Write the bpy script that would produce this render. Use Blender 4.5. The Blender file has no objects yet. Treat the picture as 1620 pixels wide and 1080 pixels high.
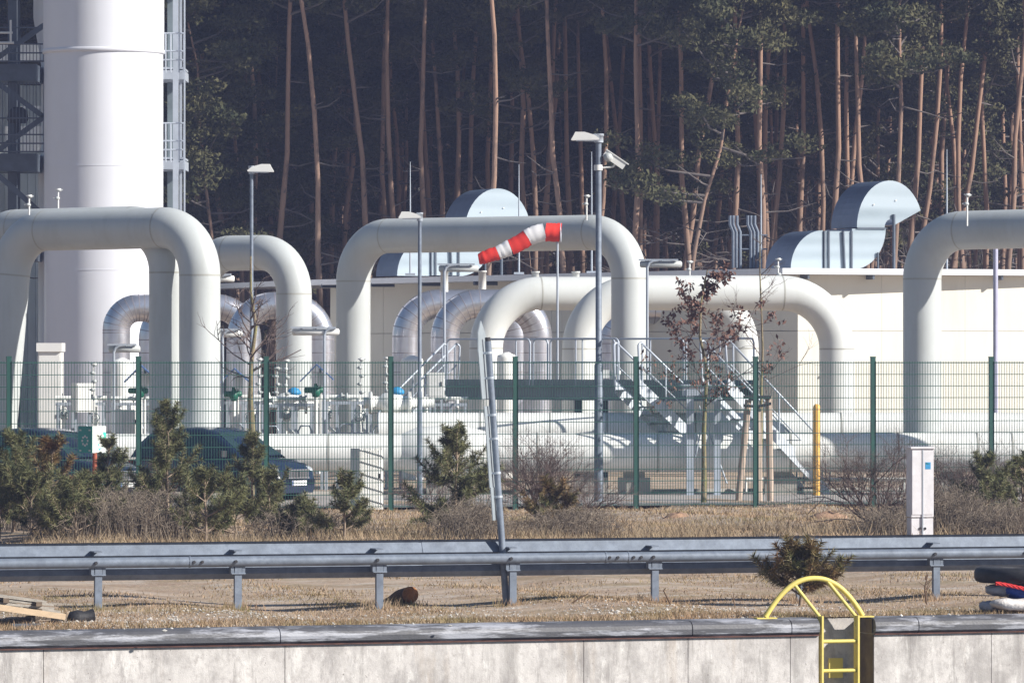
import bpy, math, random
import numpy as np
from mathutils import Vector, Matrix, Quaternion
random.seed(7); RN = np.random.RandomState(7)
R = math.radians
sc = bpy.context.scene
COL = sc.collection

# ------------------------------------------------------------------ camera, world, sun, exposure
FPX, CH, HY = 9000.0, 3.1, 572.0          # focal length in photo pixels, camera height, horizon row
cam = bpy.data.cameras.new('camera'); camo = bpy.data.objects.new('camera', cam); COL.objects.link(camo)
cam.lens = 200.0; cam.sensor_width = 36.0; cam.shift_y = (HY-540)/1620
cam.clip_start = 1; cam.clip_end = 6000
camo.location = (0, 0, CH); camo.rotation_euler = (R(90), 0, 0)
sc.camera = camo
AZ, EL = 68, 30
sv = Vector((math.sin(R(AZ))*math.cos(R(EL)), -math.cos(R(AZ))*math.cos(R(EL)), math.sin(R(EL))))
w = bpy.data.worlds.new('World'); sc.world = w; w.use_nodes = True
nt = w.node_tree; sky = nt.nodes.new('ShaderNodeTexSky'); sky.sky_type = 'NISHITA'; sky.sun_disc = False
sky.sun_elevation = R(EL); sky.sun_rotation = R(180-AZ); sky.air_density = 1.3; sky.dust_density = .5; sky.ozone_density = 2.5
bg = nt.nodes['Background']; bg.inputs['Strength'].default_value = 0.05
nt.links.new(sky.outputs['Color'], bg.inputs['Color'])
sl = bpy.data.lights.new('sun', 'SUN'); sl.energy = 5.0; sl.angle = R(0.53); sl.color = (1, .95, .87)
so = bpy.data.objects.new('sun', sl); COL.objects.link(so); so.rotation_euler = sv.to_track_quat('Z', 'Y').to_euler()
so.location = sv*100
sc.view_settings.view_transform = 'Standard'; sc.view_settings.look = 'None'
sc.view_settings.exposure = 0.74; sc.view_settings.gamma = 1
sc.render.resolution_x = 1024; sc.render.resolution_y = 682

def P(px, py, D): return Vector(((px-810)*D/FPX, D, CH-(py-HY)*D/FPX))
def G(px, D, z=0): return Vector(((px-810)*D/FPX, D, z))
class Line:                               # a straight run over the ground, found again from a photo column
    def __init__(s, px, D, deg): s.o = G(px, D); s.u = Vector((math.cos(R(deg)), math.sin(R(deg)), 0)); s.n = Vector((-s.u.y, s.u.x, 0))
    def t(s, px, d=0):
        k = (px-810)/FPX; o = s.o+s.n*d
        return (k*o.y-o.x)/(s.u.x-k*s.u.y)
    def q(s, t, d=0, z=0): return s.o+s.u*t+s.n*d+Vector((0, 0, z))

# ------------------------------------------------------------------ materials
MATS = {}
def M(name, col, rough=.6, metal=0., var=.12, scale=1.5, col2=None, bump=0., bscale=30, stretch=(1, 1, 1), spec=.5, thr=None, coat=0, gen=None):
    if name in MATS: return MATS[name]
    m = bpy.data.materials.new(name); m.use_nodes = True; n = m.node_tree.nodes; L = m.node_tree.links
    b = n['Principled BSDF']; b.inputs['Roughness'].default_value = rough; b.inputs['Metallic'].default_value = metal
    b.inputs['Specular IOR Level'].default_value = spec; b.inputs['Coat Weight'].default_value = coat
    tc = n.new('ShaderNodeTexCoord'); mp = n.new('ShaderNodeMapping'); mp.inputs['Scale'].default_value = stretch
    L.new(tc.outputs['Object'], mp.inputs['Vector'])
    nz = n.new('ShaderNodeTexNoise'); nz.inputs['Scale'].default_value = scale; nz.inputs['Detail'].default_value = 6; nz.inputs['Roughness'].default_value = .65
    L.new(mp.outputs[0], nz.inputs['Vector'])
    rp = n.new('ShaderNodeValToRGB'); c2 = col2 or tuple(c*(1+var) for c in col); c1 = tuple(c*(1-var) for c in col) if not col2 else col
    rp.color_ramp.elements[0].color = (*c1, 1); rp.color_ramp.elements[1].color = (*c2, 1)
    a, z = thr or (.35, .65); rp.color_ramp.elements[0].position = a; rp.color_ramp.elements[1].position = z
    L.new(nz.outputs['Fac'], rp.inputs['Fac']); L.new(rp.outputs['Color'], b.inputs['Base Color'])
    m['ramp'] = rp.name
    if bump:
        n2 = n.new('ShaderNodeTexNoise'); n2.inputs['Scale'].default_value = bscale; n2.inputs['Detail'].default_value = 4
        L.new(mp.outputs[0], n2.inputs['Vector'])
        bp = n.new('ShaderNodeBump'); bp.inputs['Strength'].default_value = bump; bp.inputs['Distance'].default_value = .03
        L.new(n2.outputs['Fac'], bp.inputs['Height']); L.new(bp.outputs['Normal'], b.inputs['Normal'])
    MATS[name] = m
    return m
def layer(m, col, scale, lo, hi, stretch=(1, 1, 1), detail=6, amt=1., kind='noise'):
    """lay one more coloured patchwork over a material's base colour"""
    n = m.node_tree.nodes; L = m.node_tree.links; b = n['Principled BSDF']
    src = b.inputs['Base Color'].links[0].from_socket
    tc = n.new('ShaderNodeTexCoord'); mp = n.new('ShaderNodeMapping'); mp.inputs['Scale'].default_value = stretch
    mp.inputs['Location'].default_value = (random.random()*50, random.random()*50, random.random()*50)
    L.new(tc.outputs['Object'], mp.inputs['Vector'])
    if kind == 'noise':
        t = n.new('ShaderNodeTexNoise'); t.inputs['Scale'].default_value = scale; t.inputs['Detail'].default_value = detail; t.inputs['Roughness'].default_value = .7; out = t.outputs['Fac']
    else:
        t = n.new('ShaderNodeTexVoronoi'); t.inputs['Scale'].default_value = scale; out = t.outputs['Distance']
    L.new(mp.outputs[0], t.inputs['Vector'])
    mr = n.new('ShaderNodeMapRange'); mr.inputs['From Min'].default_value = lo; mr.inputs['From Max'].default_value = hi
    mr.inputs['To Min'].default_value = 0; mr.inputs['To Max'].default_value = amt
    L.new(out, mr.inputs['Value'])
    mx = n.new('ShaderNodeMix'); mx.data_type = 'RGBA'
    L.new(mr.outputs[0], mx.inputs[0]); L.new(src, mx.inputs[6]); mx.inputs[7].default_value = (*col, 1)
    L.new(mx.outputs[2], b.inputs['Base Color'])
    return m

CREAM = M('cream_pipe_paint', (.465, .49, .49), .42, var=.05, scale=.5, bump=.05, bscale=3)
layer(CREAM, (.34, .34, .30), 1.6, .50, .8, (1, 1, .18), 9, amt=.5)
CREAM_LIT = M('sunlit_pipe_paint', (.60, .62, .61), .42, var=.04, scale=.5); layer(CREAM_LIT, (.42, .42, .37), 1.4, .52, .8, (1, 1, .2), 9, amt=.45)  # paler copy of the pipe paint, sunlight put into its colour
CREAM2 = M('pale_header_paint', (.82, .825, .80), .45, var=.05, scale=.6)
layer(CREAM2, (.5, .47, .4), 1.5, .5, .8, (.4, 1, 1), amt=.4)
SEAM = M('pipe_weld_seam', (.36, .36, .33), .5)
WHITE = M('white_stack_paint', (.68, .69, .74), .4, var=.03, scale=.3, coat=.1); layer(WHITE, (.5, .5, .5), .9, .5, .8, (1, 1, .06), 9, amt=.4)
SILV = M('aluminium_cladding', (.66, .66, .7), .28, .85, var=.1, scale=2, bump=.25, bscale=4)
SILVS = M('cladding_seam', (.3, .28, .3), .5, .4)
GALV = M('galvanised_steel', (.17, .20, .25), .5, .1, spec=.3, var=.16, scale=5, bump=.04, bscale=30)
layer(GALV, (.10, .12, .16), 9, .45, .7, amt=.6)
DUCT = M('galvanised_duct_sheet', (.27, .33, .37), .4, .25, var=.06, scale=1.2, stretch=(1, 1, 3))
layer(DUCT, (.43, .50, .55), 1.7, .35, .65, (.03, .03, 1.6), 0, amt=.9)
DUCT_SHADE = M('duct_shaded_side', (.13, .18, .28), .38, .4, var=.1, scale=3)  # darker copy of the duct sheet, shade put into its colour
STEELG = M('grey_green_steel', (.16, .2, .22), .5, .1, var=.15)
STEELD = M('dark_blue_grey_steel', (.09, .11, .14), .5, .1, var=.2)
STEELL = M('light_grey_steel', (.40, .44, .50), .45, .2, var=.1)
FENCE = M('green_fence_coating', (.008, .058, .046), .45, var=.15)
WALLC = M('cream_wall_panel', (.72, .70, .62), .7, var=.03, scale=.5); layer(WALLC, (.5, .47, .4), 1.1, .52, .8, (1, 1, .1), 9, amt=.45)
FASC = M('white_fascia_sheet', (.72, .74, .78), .4, .1, var=.04)
ROOFM = M('grey_roof_sheet', (.3, .34, .38), .5, .2)
DARK = M('dark_gap', (.03, .03, .035), .8)
BLK = M('black_rubber', (.02, .02, .024), .65, var=.3, scale=9, bump=.2)
REDF = M('red_fabric', (.75, .035, .02), .7, var=.1)
WHF = M('white_fabric', (.8, .78, .78), .7, var=.05)
YEL = M('yellow_paint', (.66, .54, .14), .55, var=.06, scale=6)
layer(YEL, (.30, .20, .09), 16, .60, .72, amt=.8)
YELP = M('ochre_post_paint', (.72, .40, .08), .5, var=.1)
BLUEM = M('blue_cover', (.03, .25, .5), .55)
BLUED = M('dark_blue_sheet', (.07, .12, .28), .4)
GREENV = M('green_valve_paint', (.01, .12, .075), .45)
WHITEB = M('white_cabinet', (.72, .72, .7), .5, var=.05)
GREYB = M('grey_cabinet', (.45, .47, .47), .5)
CARP = M('dark_blue_car_paint', (.006, .014, .04), .3, 0, var=.08, coat=.6)
CARP2 = M('navy_car_paint', (.005, .010, .028), .3, 0, var=.08, coat=.6)
GLASS = M('car_glass', (.018, .038, .04), .1, 0, var=.25, spec=.6)
CHROME = M('chrome', (.7, .7, .72), .15, .9)
LENS = M('lamp_lens', (.6, .63, .66), .12, .3)
PLATE = M('number_plate_white', (.75, .75, .75), .4)
WOODG = M('weathered_grey_wood', (.36, .33, .29), .85, var=.25, scale=6, stretch=(.3, 6, 6), bump=.3)
WOODN = M('fresh_planed_wood', (.56, .42, .28), .7, var=.12, scale=6, stretch=(.3, 6, 6))
STAKE = M('stake_wood', (.42, .33, .27), .85, var=.2, scale=5, stretch=(4, 4, .4))
BARKP = M('mossy_bark', (.20, .16, .10), .9, var=.3, scale=10, bump=.5); layer(BARKP, (.19, .19, .06), 4, .45, .65, amt=.8)
TWIG = M('bare_twig_bark', (.13, .095, .085), .85, var=.3, scale=6)
TWIGB = M('pale_bramble_stem', (.21, .17, .13), .85, var=.35, scale=5)
LEAFB = M('dry_brown_leaf', (.15, .075, .055), .75, var=.4, scale=8)
NEED = M('pine_needles', (.075, .092, .040), .6, col2=(.20, .19, .085), scale=3.5, spec=.3)
layer(NEED, (.20, .11, .05), 1.3, .62, .74, amt=.7)
NEEDO = M('browning_pine_needles', (.09, .10, .035), .65, col2=(.22, .115, .05), scale=2.2, spec=.3)
PTRUNK = M('young_pine_bark', (.25, .19, .14), .9, var=.3, scale=8)
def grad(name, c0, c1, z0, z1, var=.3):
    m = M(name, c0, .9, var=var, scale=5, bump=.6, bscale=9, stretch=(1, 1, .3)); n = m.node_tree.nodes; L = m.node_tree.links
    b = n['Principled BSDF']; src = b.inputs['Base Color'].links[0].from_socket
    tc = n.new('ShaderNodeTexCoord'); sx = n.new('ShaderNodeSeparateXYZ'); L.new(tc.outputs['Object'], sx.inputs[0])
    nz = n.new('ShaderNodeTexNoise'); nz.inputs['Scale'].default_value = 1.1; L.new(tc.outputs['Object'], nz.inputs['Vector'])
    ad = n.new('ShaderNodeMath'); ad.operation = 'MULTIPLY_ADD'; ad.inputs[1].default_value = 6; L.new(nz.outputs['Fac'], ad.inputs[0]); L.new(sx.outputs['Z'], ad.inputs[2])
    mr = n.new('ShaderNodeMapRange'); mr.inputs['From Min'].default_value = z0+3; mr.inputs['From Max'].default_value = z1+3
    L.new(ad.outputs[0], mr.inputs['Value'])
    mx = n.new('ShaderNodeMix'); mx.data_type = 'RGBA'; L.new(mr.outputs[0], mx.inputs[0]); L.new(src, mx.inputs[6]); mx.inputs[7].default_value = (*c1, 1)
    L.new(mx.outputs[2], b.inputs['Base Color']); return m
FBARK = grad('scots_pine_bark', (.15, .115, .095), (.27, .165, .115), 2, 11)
FNEED = M('forest_needles', (.03, .038, .018), .75, col2=(.10, .09, .042), scale=.9, spec=.2)
FTWIG = M('forest_twig_bark', (.10, .085, .08), .85, var=.3)

CONC = M('quay_concrete', (.54, .51, .49), .85, var=.10, scale=2.5, bump=.12, bscale=60)
layer(CONC, (.72, .69, .66), 3, .5, .7, (1, 1, .35), amt=.7)
layer(CONC, (.26, .24, .23), .9, .50, .62, (1, 1, 1.1), 12, amt=.6)
layer(CONC, (.24, .22, .215), 4, .53, .64, (1, 1, .3), 8, amt=.6)
layer(CONC, (.20, .185, .175), 3.2, .52, .68, (1, 1, .10), 9, amt=.55)
layer(CONC, (.17, .155, .145), 8, .56, .66, (1, 1, .16), 9, amt=.45)
layer(CONC, (.75, .73, .70), 7, .58, .66, (1, 1, .3), 9, amt=.5)
layer(CONC, (.42, .34, .27), 2.0, .58, .7, (1, 1, .15), 9, amt=.5)
layer(CONC, (.30, .27, .26), 16, .5, .66, (1, 1, .8), 8, amt=.5)
layer(CONC, (.16, .14, .13), 30, .68, .74, (1, 1, 1), 2, amt=.8)
layer(CONC, (.16, .14, .13), 90, .69, .75, (1, 1, 1), 2, amt=.6)
CAPM = M('quay_cap_grey', (.085, .085, .095), .55, var=.15, scale=3, stretch=(1, 1, 2), bump=.15)
layer(CAPM, (.42, .43, .48), 1.3, .50, .60, (.8, .8, 7), 10, amt=.75)
layer(CAPM, (.05, .05, .055), 2.6, .55, .7, (1, 1, 2), 6, amt=.7)
layer(CAPM, (.4, .17, .1), 3.5, .74, .8, (1, 1, 2), 4, amt=.7)
PED = M('pedestal_concrete', (.36, .34, .31), .9, var=.1)
GROUND = M('ground_dry_soil', (.30, .21, .145), .95, col2=(.42, .325, .245), scale=.8, thr=(.4, .6), bump=.8, bscale=14)
layer(GROUND, (.22, .165, .085), .55, .48, .62, (.5, 1, 1), 8, amt=.75)
layer(GROUND, (.45, .40, .35), 2.2, .52, .62, (.5, .8, 1), 8, amt=.75)
layer(GROUND, (.13, .10, .06), 6, .55, .68, (.6, 1, 1), 6, amt=.6)
layer(GROUND, (.55, .53, .5), 22, .62, .7, (1, 1, 1), 3, amt=.8)
ROADM = M('gravel_path', (.33, .30, .28), .95, var=.15, scale=3)
layer(ROADM, (.2, .18, .16), 9, .55, .7, amt=.5)
GRASS = M('dry_grass', (.38, .25, .155), .9, col2=(.48, .37, .26), scale=.9, spec=.2)
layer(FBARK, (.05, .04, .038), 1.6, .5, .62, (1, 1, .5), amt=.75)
layer(GRASS, (.17, .17, .06), .5, .5, .64, amt=.8)
GRASS2 = M('dull_green_brown_grass', (.24, .165, .10), .9, col2=(.19, .155, .075), scale=.7, spec=.2)
STONE = M('pale_rubble', (.5, .48, .45), .9, var=.3, scale=3)
WATER = M('canal_water', (.03, .05, .05), .08, var=.1, bump=.4, bscale=2)
HILLM = M('wooded_hill', (.10, .095, .10), .95, col2=(.18, .165, .17), scale=.05)

# ------------------------------------------------------------------ mesh builder
WL = {}
class MB:
    def __init__(s): s.v = []; s.f = []; s.sm = []; s.mi = []
    def add(s, vs, fs, smooth=False, mi=0):
        k = len(s.v); s.v.extend([tuple(v) for v in vs]); s.f.extend([tuple(i+k for i in f) for f in fs])
        s.sm.extend([smooth]*len(fs)); s.mi.extend([mi]*len(fs)); return s
    def quad(s, a, b, c, d, mi=0): return s.add([a, b, c, d], [(0, 1, 2, 3)], False, mi)
    def obox(s, c, ux, uy, uz, mi=0):       # box by centre and three half-extent vectors
        c = Vector(c); vs = [c+ux*i+uy*j+uz*k for k in (-1, 1) for j in (-1, 1) for i in (-1, 1)]
        return s.add(vs, [(0, 2, 3, 1), (4, 5, 7, 6), (0, 1, 5, 4), (2, 6, 7, 3), (0, 4, 6, 2), (1, 3, 7, 5)], False, mi)
    def box(s, c, sx, sy, sz, deg=0, mi=0): # centre of the base, full sizes
        a = R(deg); u = Vector((math.cos(a), math.sin(a), 0)); n = Vector((-u.y, u.x, 0))
        return s.obox(Vector(c)+Vector((0, 0, sz/2)), u*sx/2, n*sy/2, Vector((0, 0, sz/2)), mi)
    def bar(s, a, b, w_, h=None, up=Vector((0, 0, 1)), mi=0):
        a = Vector(a); b = Vector(b); h = h or w_; d = (b-a); L_ = d.length
        if L_ < 1e-6: return s
        d.normalize(); x = d.cross(up)
        if x.length < .01: x = d.cross(Vector((0, 1, 0)))
        x.normalize(); y = x.cross(d)
        return s.obox((a+b)/2, x*w_/2, y*h/2, d*L_/2, mi)
    def tube(s, pts, r, n=8, cap=True, smooth=True, mi=0):
        pts = [Vector(p) for p in pts]; m = len(pts); rs = [r]*m if not hasattr(r, '__len__') else r
        t0 = (pts[1]-pts[0]).normalized(); x = t0.cross(Vector((0.13, .9, .4)))
        x.normalize(); vs = []; prev = t0
        for i, p in enumerate(pts):
            if i == 0: t = t0
            elif i == m-1: t = (pts[-1]-pts[-2]).normalized()
            else:
                t = (pts[i+1]-pts[i]).normalized()+(pts[i]-pts[i-1]).normalized()
                t = t.normalized() if t.length > 1e-5 else prev
            q = prev.rotation_difference(t); x = q @ x; x = (x-t*x.dot(t)).normalized(); y = t.cross(x); prev = t
            for k in range(n):
                a = 2*math.pi*k/n; vs.append(p+(x*math.cos(a)+y*math.sin(a))*rs[i])
        fs = [(i*n+k, i*n+(k+1) % n, (i+1)*n+(k+1) % n, (i+1)*n+k) for i in range(m-1) for k in range(n)]
        s.add(vs, fs, smooth, mi)
        if cap:
            s.add(vs[:n], [tuple(range(n-1, -1, -1))], False, mi); s.add(vs[-n:], [tuple(range(n))], False, mi)
        return s
    def lathe(s, c, prof, n=16, axis=Vector((0, 0, 1)), mi=0, smooth=True):
        c = Vector(c); axis = axis.normalized(); x = axis.cross(Vector((0, 1, 0)))
        if x.length < .1: x = axis.cross(Vector((1, 0, 0)))
        x.normalize(); y = axis.cross(x); vs = []
        for (r, h) in prof:
            for k in range(n):
                a = 2*math.pi*k/n; vs.append(c+axis*h+(x*math.cos(a)+y*math.sin(a))*r)
        m = len(prof); fs = [(i*n+k, i*n+(k+1) % n, (i+1)*n+(k+1) % n, (i+1)*n+k) for i in range(m-1) for k in range(n)]
        s.add(vs, fs, smooth, mi)
        s.add(vs[:n], [tuple(range(n-1, -1, -1))], False, mi); s.add(vs[-n:], [tuple(range(n))], False, mi)
        return s
    def slathe(s, c, prof, n=16, axis=Vector((0, 0, 1)), mi=0):   # lathe whose steps keep their own edges
        for a, b in zip(prof[:-1], prof[1:]):
            k = len(s.v); s.lathe(c, [a, b], n, axis, mi)
            s.f = s.f[:-2]; s.sm = s.sm[:-2]; s.mi = s.mi[:-2]
        return s
    def prism(s, prof, o, ex, ey, ez, L_, mi=0, smooth=False, mi_side=None):   # 2-D outline in (ex,ey) pushed along ez by L_
        o = Vector(o); n = len(prof); a = [o+ex*p[0]+ey*p[1] for p in prof]; b = [p+ez*L_ for p in a]
        s.add(a+b, [tuple(range(n-1, -1, -1)), tuple(range(n, 2*n))], False, mi)
        return s.add(a+b, [(i, (i+1) % n, n+(i+1) % n, n+i) for i in range(n)], smooth, mi if mi_side is None else mi_side)
    def tris(s, arr, mi=0):                 # numpy (k,3,3)
        k = len(s.v); a = arr.reshape(-1, 3); s.v.extend(map(tuple, a.tolist()))
        s.f.extend([(k+3*i, k+3*i+1, k+3*i+2) for i in range(len(arr))]); s.sm.extend([False]*len(arr)); s.mi.extend([mi]*len(arr)); return s
    def build(s, name, mats, parent=None, origin=None):
        if not isinstance(mats, (list, tuple)): mats = [mats]
        va = np.array(s.v, dtype=float)
        if parent is not None: loc = WL[parent]
        elif origin is not None: loc = Vector(origin)
        else: mn = va.min(0); mx = va.max(0); loc = Vector(((mn[0]+mx[0])/2, (mn[1]+mx[1])/2, mn[2]))
        va = va-np.array(loc)
        me = bpy.data.meshes.new(name); me.from_pydata(va.tolist(), [], s.f)
        me.polygons.foreach_set('use_smooth', s.sm); me.polygons.foreach_set('material_index', s.mi)
        for m in mats: me.materials.append(m)
        me.update()
        o = bpy.data.objects.new(name, me); COL.objects.link(o)
        if parent is not None: o.parent = parent
        else: o.location = loc
        WL[o] = loc; return o
def tag(o, label, cat, group=None, kind=None):
    if label: o['label'] = label
    if cat: o['category'] = cat
    if group: o['group'] = group
    if kind: o['kind'] = kind
    return o
def struct(o): o['kind'] = 'structure'; return o
def thing(name, label, cat, loc, group=None):
    o = bpy.data.objects.new(name, None); o.empty_display_size = .2; COL.objects.link(o); o.location = loc
    WL[o] = Vector(loc); return tag(o, label, cat, group)
def dup(root, loc, rz=0, label=None, group=None, scale=None, tilt=None):
    def cp(o, par):
        c = o.copy(); COL.objects.link(c)
        if par is not None: c.parent = par
        for ch in KIDS.get(o, []): KIDS.setdefault(c, []).append(cp(ch, c))
        return c
    if root not in KIDS:
        for o in COL.objects:
            if o.parent: KIDS.setdefault(o.parent, [])
        for o in COL.objects:
            if o.parent and o not in KIDS[o.parent]: KIDS[o.parent].append(o)
        KIDS.setdefault(root, [])
    c = cp(root, None); c.location = loc; WL[c] = Vector(loc)
    c.rotation_euler = (tilt[0], tilt[1], rz) if tilt else (0, 0, rz)
    if scale: c.scale = scale if hasattr(scale, '__len__') else (scale,)*3
    if label: c['label'] = label
    if group: c['group'] = group
    return c
KIDS = {}
def fillet(pts, rad, n=12):
    pts = [Vector(p) for p in pts]; out = [pts[0]]; arcs = []
    for i in range(1, len(pts)-1):
        a, b, c = pts[i-1], pts[i], pts[i+1]; u = (a-b).normalized(); v = (c-b).normalized()
        ang = math.pi-u.angle(v); tl = rad*math.tan(ang/2); p0 = b+u*tl; p1 = b+v*tl
        bis = (u+v).normalized(); ctr = b+bis*(rad/math.cos(ang/2)); e0 = (p0-ctr); ax = e0.cross(p1-ctr).normalized()
        arcs.append((len(out), p0, p1))
        for k in range(n+1): out.append(ctr+Quaternion(ax, ang*k/n) @ e0)
    out.append(pts[-1]); return out

# ------------------------------------------------------------------ ground, water, quay
QY = Line(0, 65.2, 20); RL = Line(0, 70.4, 17.5); FN = Line(0, 116.5, 16.5)
mb = MB()                                   # one ground sheet, finely cut near the quay so that it can undulate
def gz(x, y):
    return .05*math.sin(x*.9+y*.31)*math.sin(y*.23+1)+.03*math.sin(x*2.3+y*.77)
ys = [0.0]+[.0]; 
rows = [0, .47]+[.47+.35*i for i in range(1, 20)]+[8+.9*i for i in range(0, 60)]+[63, 70, 80, 95, 120, 160, 220, 320, 520, 900, 1600, 3000]
cols = [-1500, -500, -150, -60, -30]+[-20+.6*i for i in range(0, 100)]+[42, 60, 90, 160, 500, 1500]
N1, N2 = QY.t(1297), QY.t(1384)            # the ladder niche
vs = []; fs = []
for d in rows:
    for t in cols:
        p = QY.q(t, d); a = 1 if .4 < d < 55 else 0
        a *= min(1, max(0, (d-.5)/2)); z = gz(p.x, p.y)*a*(1 if abs(p.x) < 40 else 0)
        if d < .4: z = -.012
        vs.append((p.x, p.y, z-.004))
nc = len(cols)
for i in range(len(rows)-1):
    for j in range(nc-1):
        if i == 0 and cols[j] < N2+.02 and cols[j+1] > N1-.02 and False: continue
        fs.append((i*nc+j, i*nc+j+1, (i+1)*nc+j+1, (i+1)*nc+j))
# row 0 starts behind the niche: ground begins .46 m inland, the coping covers the rest
vs = vs[nc:]; fs = [(a-nc, b-nc, c-nc, d-nc) for (a, b, c, d) in fs if min(a, b, c, d) >= nc]
struct(mb.add(vs, fs, True).build('ground', GROUND))
mb = MB(); a = FN.q(-60, 1.0, .03); b = FN.q(60, 1.0, .03); u = FN.u; n = FN.n
mb.quad(FN.q(-60, .9, .035), FN.q(60, .9, .035), FN.q(60, 12.5, .035), FN.q(-60, 12.5, .035))
struct(mb.build('path', ROADM))
mb = MB(); mb.obox(FN.q(0, 12.6, .05), FN.u*60, FN.n*.06, Vector((0, 0, .06))); struct(mb.build('kerb', PED))
mb = MB(); mb.quad((-800, -60, -1.9), (800, -60, -1.9), QY.q(900, .2, -1.9), QY.q(-900, .2, -1.9)); struct(mb.build('water', WATER))

wall = thing('quay_wall', 'pale stained concrete quay wall along the water under the dark coping', 'quay wall', QY.q(6, 0, -2.3))
mb = MB(); joints = [QY.t(x) for x in (-300, 70, 452, 925, 1090, 1252)]+[N1]
j2 = [N2]+[QY.t(x) for x in (1570, 1700, 1900)]
for js in (joints, j2):
    for a, b in zip(js[:-1], js[1:]):
        big = .004
        mb.obox(QY.q((a+b)/2, .28, -1.25), QY.u*((b-a)/2-big), QY.n*.25, Vector((0, 0, 1.06)))
mb.build('wall_face', CONC, wall)
mb = MB()
mb.obox(QY.q((N1+joints[0])/2, .335, -1.25), QY.u*((N1-joints[0])/2-.02), QY.n*.24, Vector((0, 0, 1.055)))
mb.obox(QY.q((N2+j2[-1])/2, .335, -1.25), QY.u*((j2[-1]-N2)/2-.02), QY.n*.24, Vector((0, 0, 1.055)))
mb.build('joint_fill', PED, wall)
mb = MB(); mb.obox(QY.q((N1+N2)/2, .68, -1.16), QY.u*((N2-N1)/2+.3), QY.n*.2, Vector((0, 0, 1.14))); mb.build('niche_back', CONC, wall)
mb2 = MB(); mb2.obox(QY.q(N2-.003, .27, -1.25), QY.u*.003, QY.n*.235, Vector((0, 0, 1.05))); mb2.obox(QY.q(N2-.003, .29, -.105), QY.u*.003, QY.n*.22, Vector((0, 0, .085))); mb2.build('niche_shade_side', M('shade_dark_concrete', (.10, .08, .07), .9, var=.3, scale=5, bump=.2), wall)  # thin dark plates paint the shade on the niche's right reveal
prof = [(.5, -.19), (.02, -.19), (-.015, -.16), (-.02, -.10), (-.005, -.05), (.03, -.02), (.08, -.004), (.14, 0), (.47, .0)]
def coping(a, b, nm='coping'):
    m = MB(); m.prism(prof, QY.q(a+.006, 0), QY.n, Vector((0, 0, 1)), QY.u, b-a-.012, smooth=False); return m.build('coping_section', CAPM, cop)
cop = thing('coping', 'dark grey rounded coping with scraped white paint along the quay edge', 'coping', QY.q(6, 0, -.19))
cj = [QY.t(x) for x in (-500, -150, 443, 1095, 1252)]+[N1]
for a, b in zip(cj[:-1], cj[1:]): coping(a, b)
cj = [N2]+[QY.t(x) for x in (1453, 1900)]
for a, b in zip(cj[:-1], cj[1:]): coping(a, b)

RST = M('rusty_seal_strip', (.10, .045, .035), .9, var=.4, scale=6)
for a, b in ((QY.t(-300), N1), (N2, QY.t(1900))):
    m = MB(); m.obox(QY.q((a+b)/2, .02, -.198), QY.u*((b-a)/2-.003), QY.n*.022, Vector((0, 0, .007))); m.build('seal_strip', RST, cop)
# yellow ladder in the niche
t0, t1 = QY.t(1300), QY.t(1357); lad = thing('quay_ladder', 'yellow steel quay ladder with an arched handrail in the wall niche', 'ladder', QY.q((t0+t1)/2, .15, -2.2))
Lb, Rb = t0+.03, t1+.03
for t in (Lb, Rb):
    m = MB(); m.obox(QY.q(t, .10, -1.1), QY.u*.012, QY.n*.065, Vector((0, 0, 1.13))); m.build('side_rail', YEL, lad)
for i in range(8):
    z = -.30-.355*i+.02
    m = MB(); m.tube([QY.q(Lb, .08, z), QY.q(Rb, .08, z)], .024, 8); m.build('rung', YEL, lad)
m = MB(); m.obox(QY.q(Rb-.14, .42, -.62), QY.u*.09, QY.n*.015, Vector((0, 0, .12))); m.build('bracket_plate', YEL, lad)
a0, a1 = QY.t(1222), QY.t(1376)
tm = (a0+a1)/2; hw = (a1-a0)/2
arc = []
for k in range(25):
    x = -1+2*k/24; arc.append(QY.q(tm+hw*x, .22, .02+.46*(1-abs(x)**2.2)))
m = MB(); m.tube(arc, .032, 10); m.build('arched_handrail', YEL, lad)
arc2 = [p+QY.n*.0+Vector((0, 0, 0)) for p in arc]
for t, xx in ((Lb, -.34), (Rb, .30)):
    k = int((xx+1)*12); m = MB(); m.tube([arc[k], QY.q(t, .12, 0.01), QY.q(t, .12, -.1)], .024, 8); m.build('brace', YEL, lad)
for p in (arc[0], arc[-1]):
    m = MB(); m.box((p.x, p.y, .001), .26, .12, .014, 20); m.build('foot_plate', YEL, lad)

# ------------------------------------------------------------------ guard rail
gr = thing('guard_rail', 'galvanised steel guard rail of tube and wide beam on thin posts along the quay', 'guard rail', RL.q(6, 0, 0))
t0, t1 = RL.t(-120), RL.t(1760)
TZ = .60
m = MB(); m.tube([RL.q(t0, 0, TZ), RL.q(t1, 0, TZ)], .066, 14); m.build('front_tube', GALV, gr)
bp = [(0, .84), (.03, .835), (.035, .81), (-.03, .68), (.05, .66), (.05, .54), (-.02, .52), (-.05, .44), (.0, .375), (.03, .37)]
def beam(a, b, off=0):
    mm = MB(); n_ = len(bp); vs = []
    for t in (a, b):
        for (d, z) in bp: vs.append(RL.q(t, .205+d+off, z))
    for t in (a, b):
        for (d, z) in bp: vs.append(RL.q(t, .209+d+off, z+.003))
    mm.add(vs, [(i, i+1, n_+i+1, n_+i) for i in range(n_-1)]+[(2*n_+i, 3*n_+i, 3*n_+i+1, 2*n_+i+1) for i in range(n_-1)])
    return mm
js = [t0]+[RL.t(x) for x in (150, 690, 1428)]+[t1]
for i, (a, b) in enumerate(zip(js[:-1], js[1:])): beam(a-.12, b, .006*(i % 2)).build('rear_beam', GALV, gr)
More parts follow.
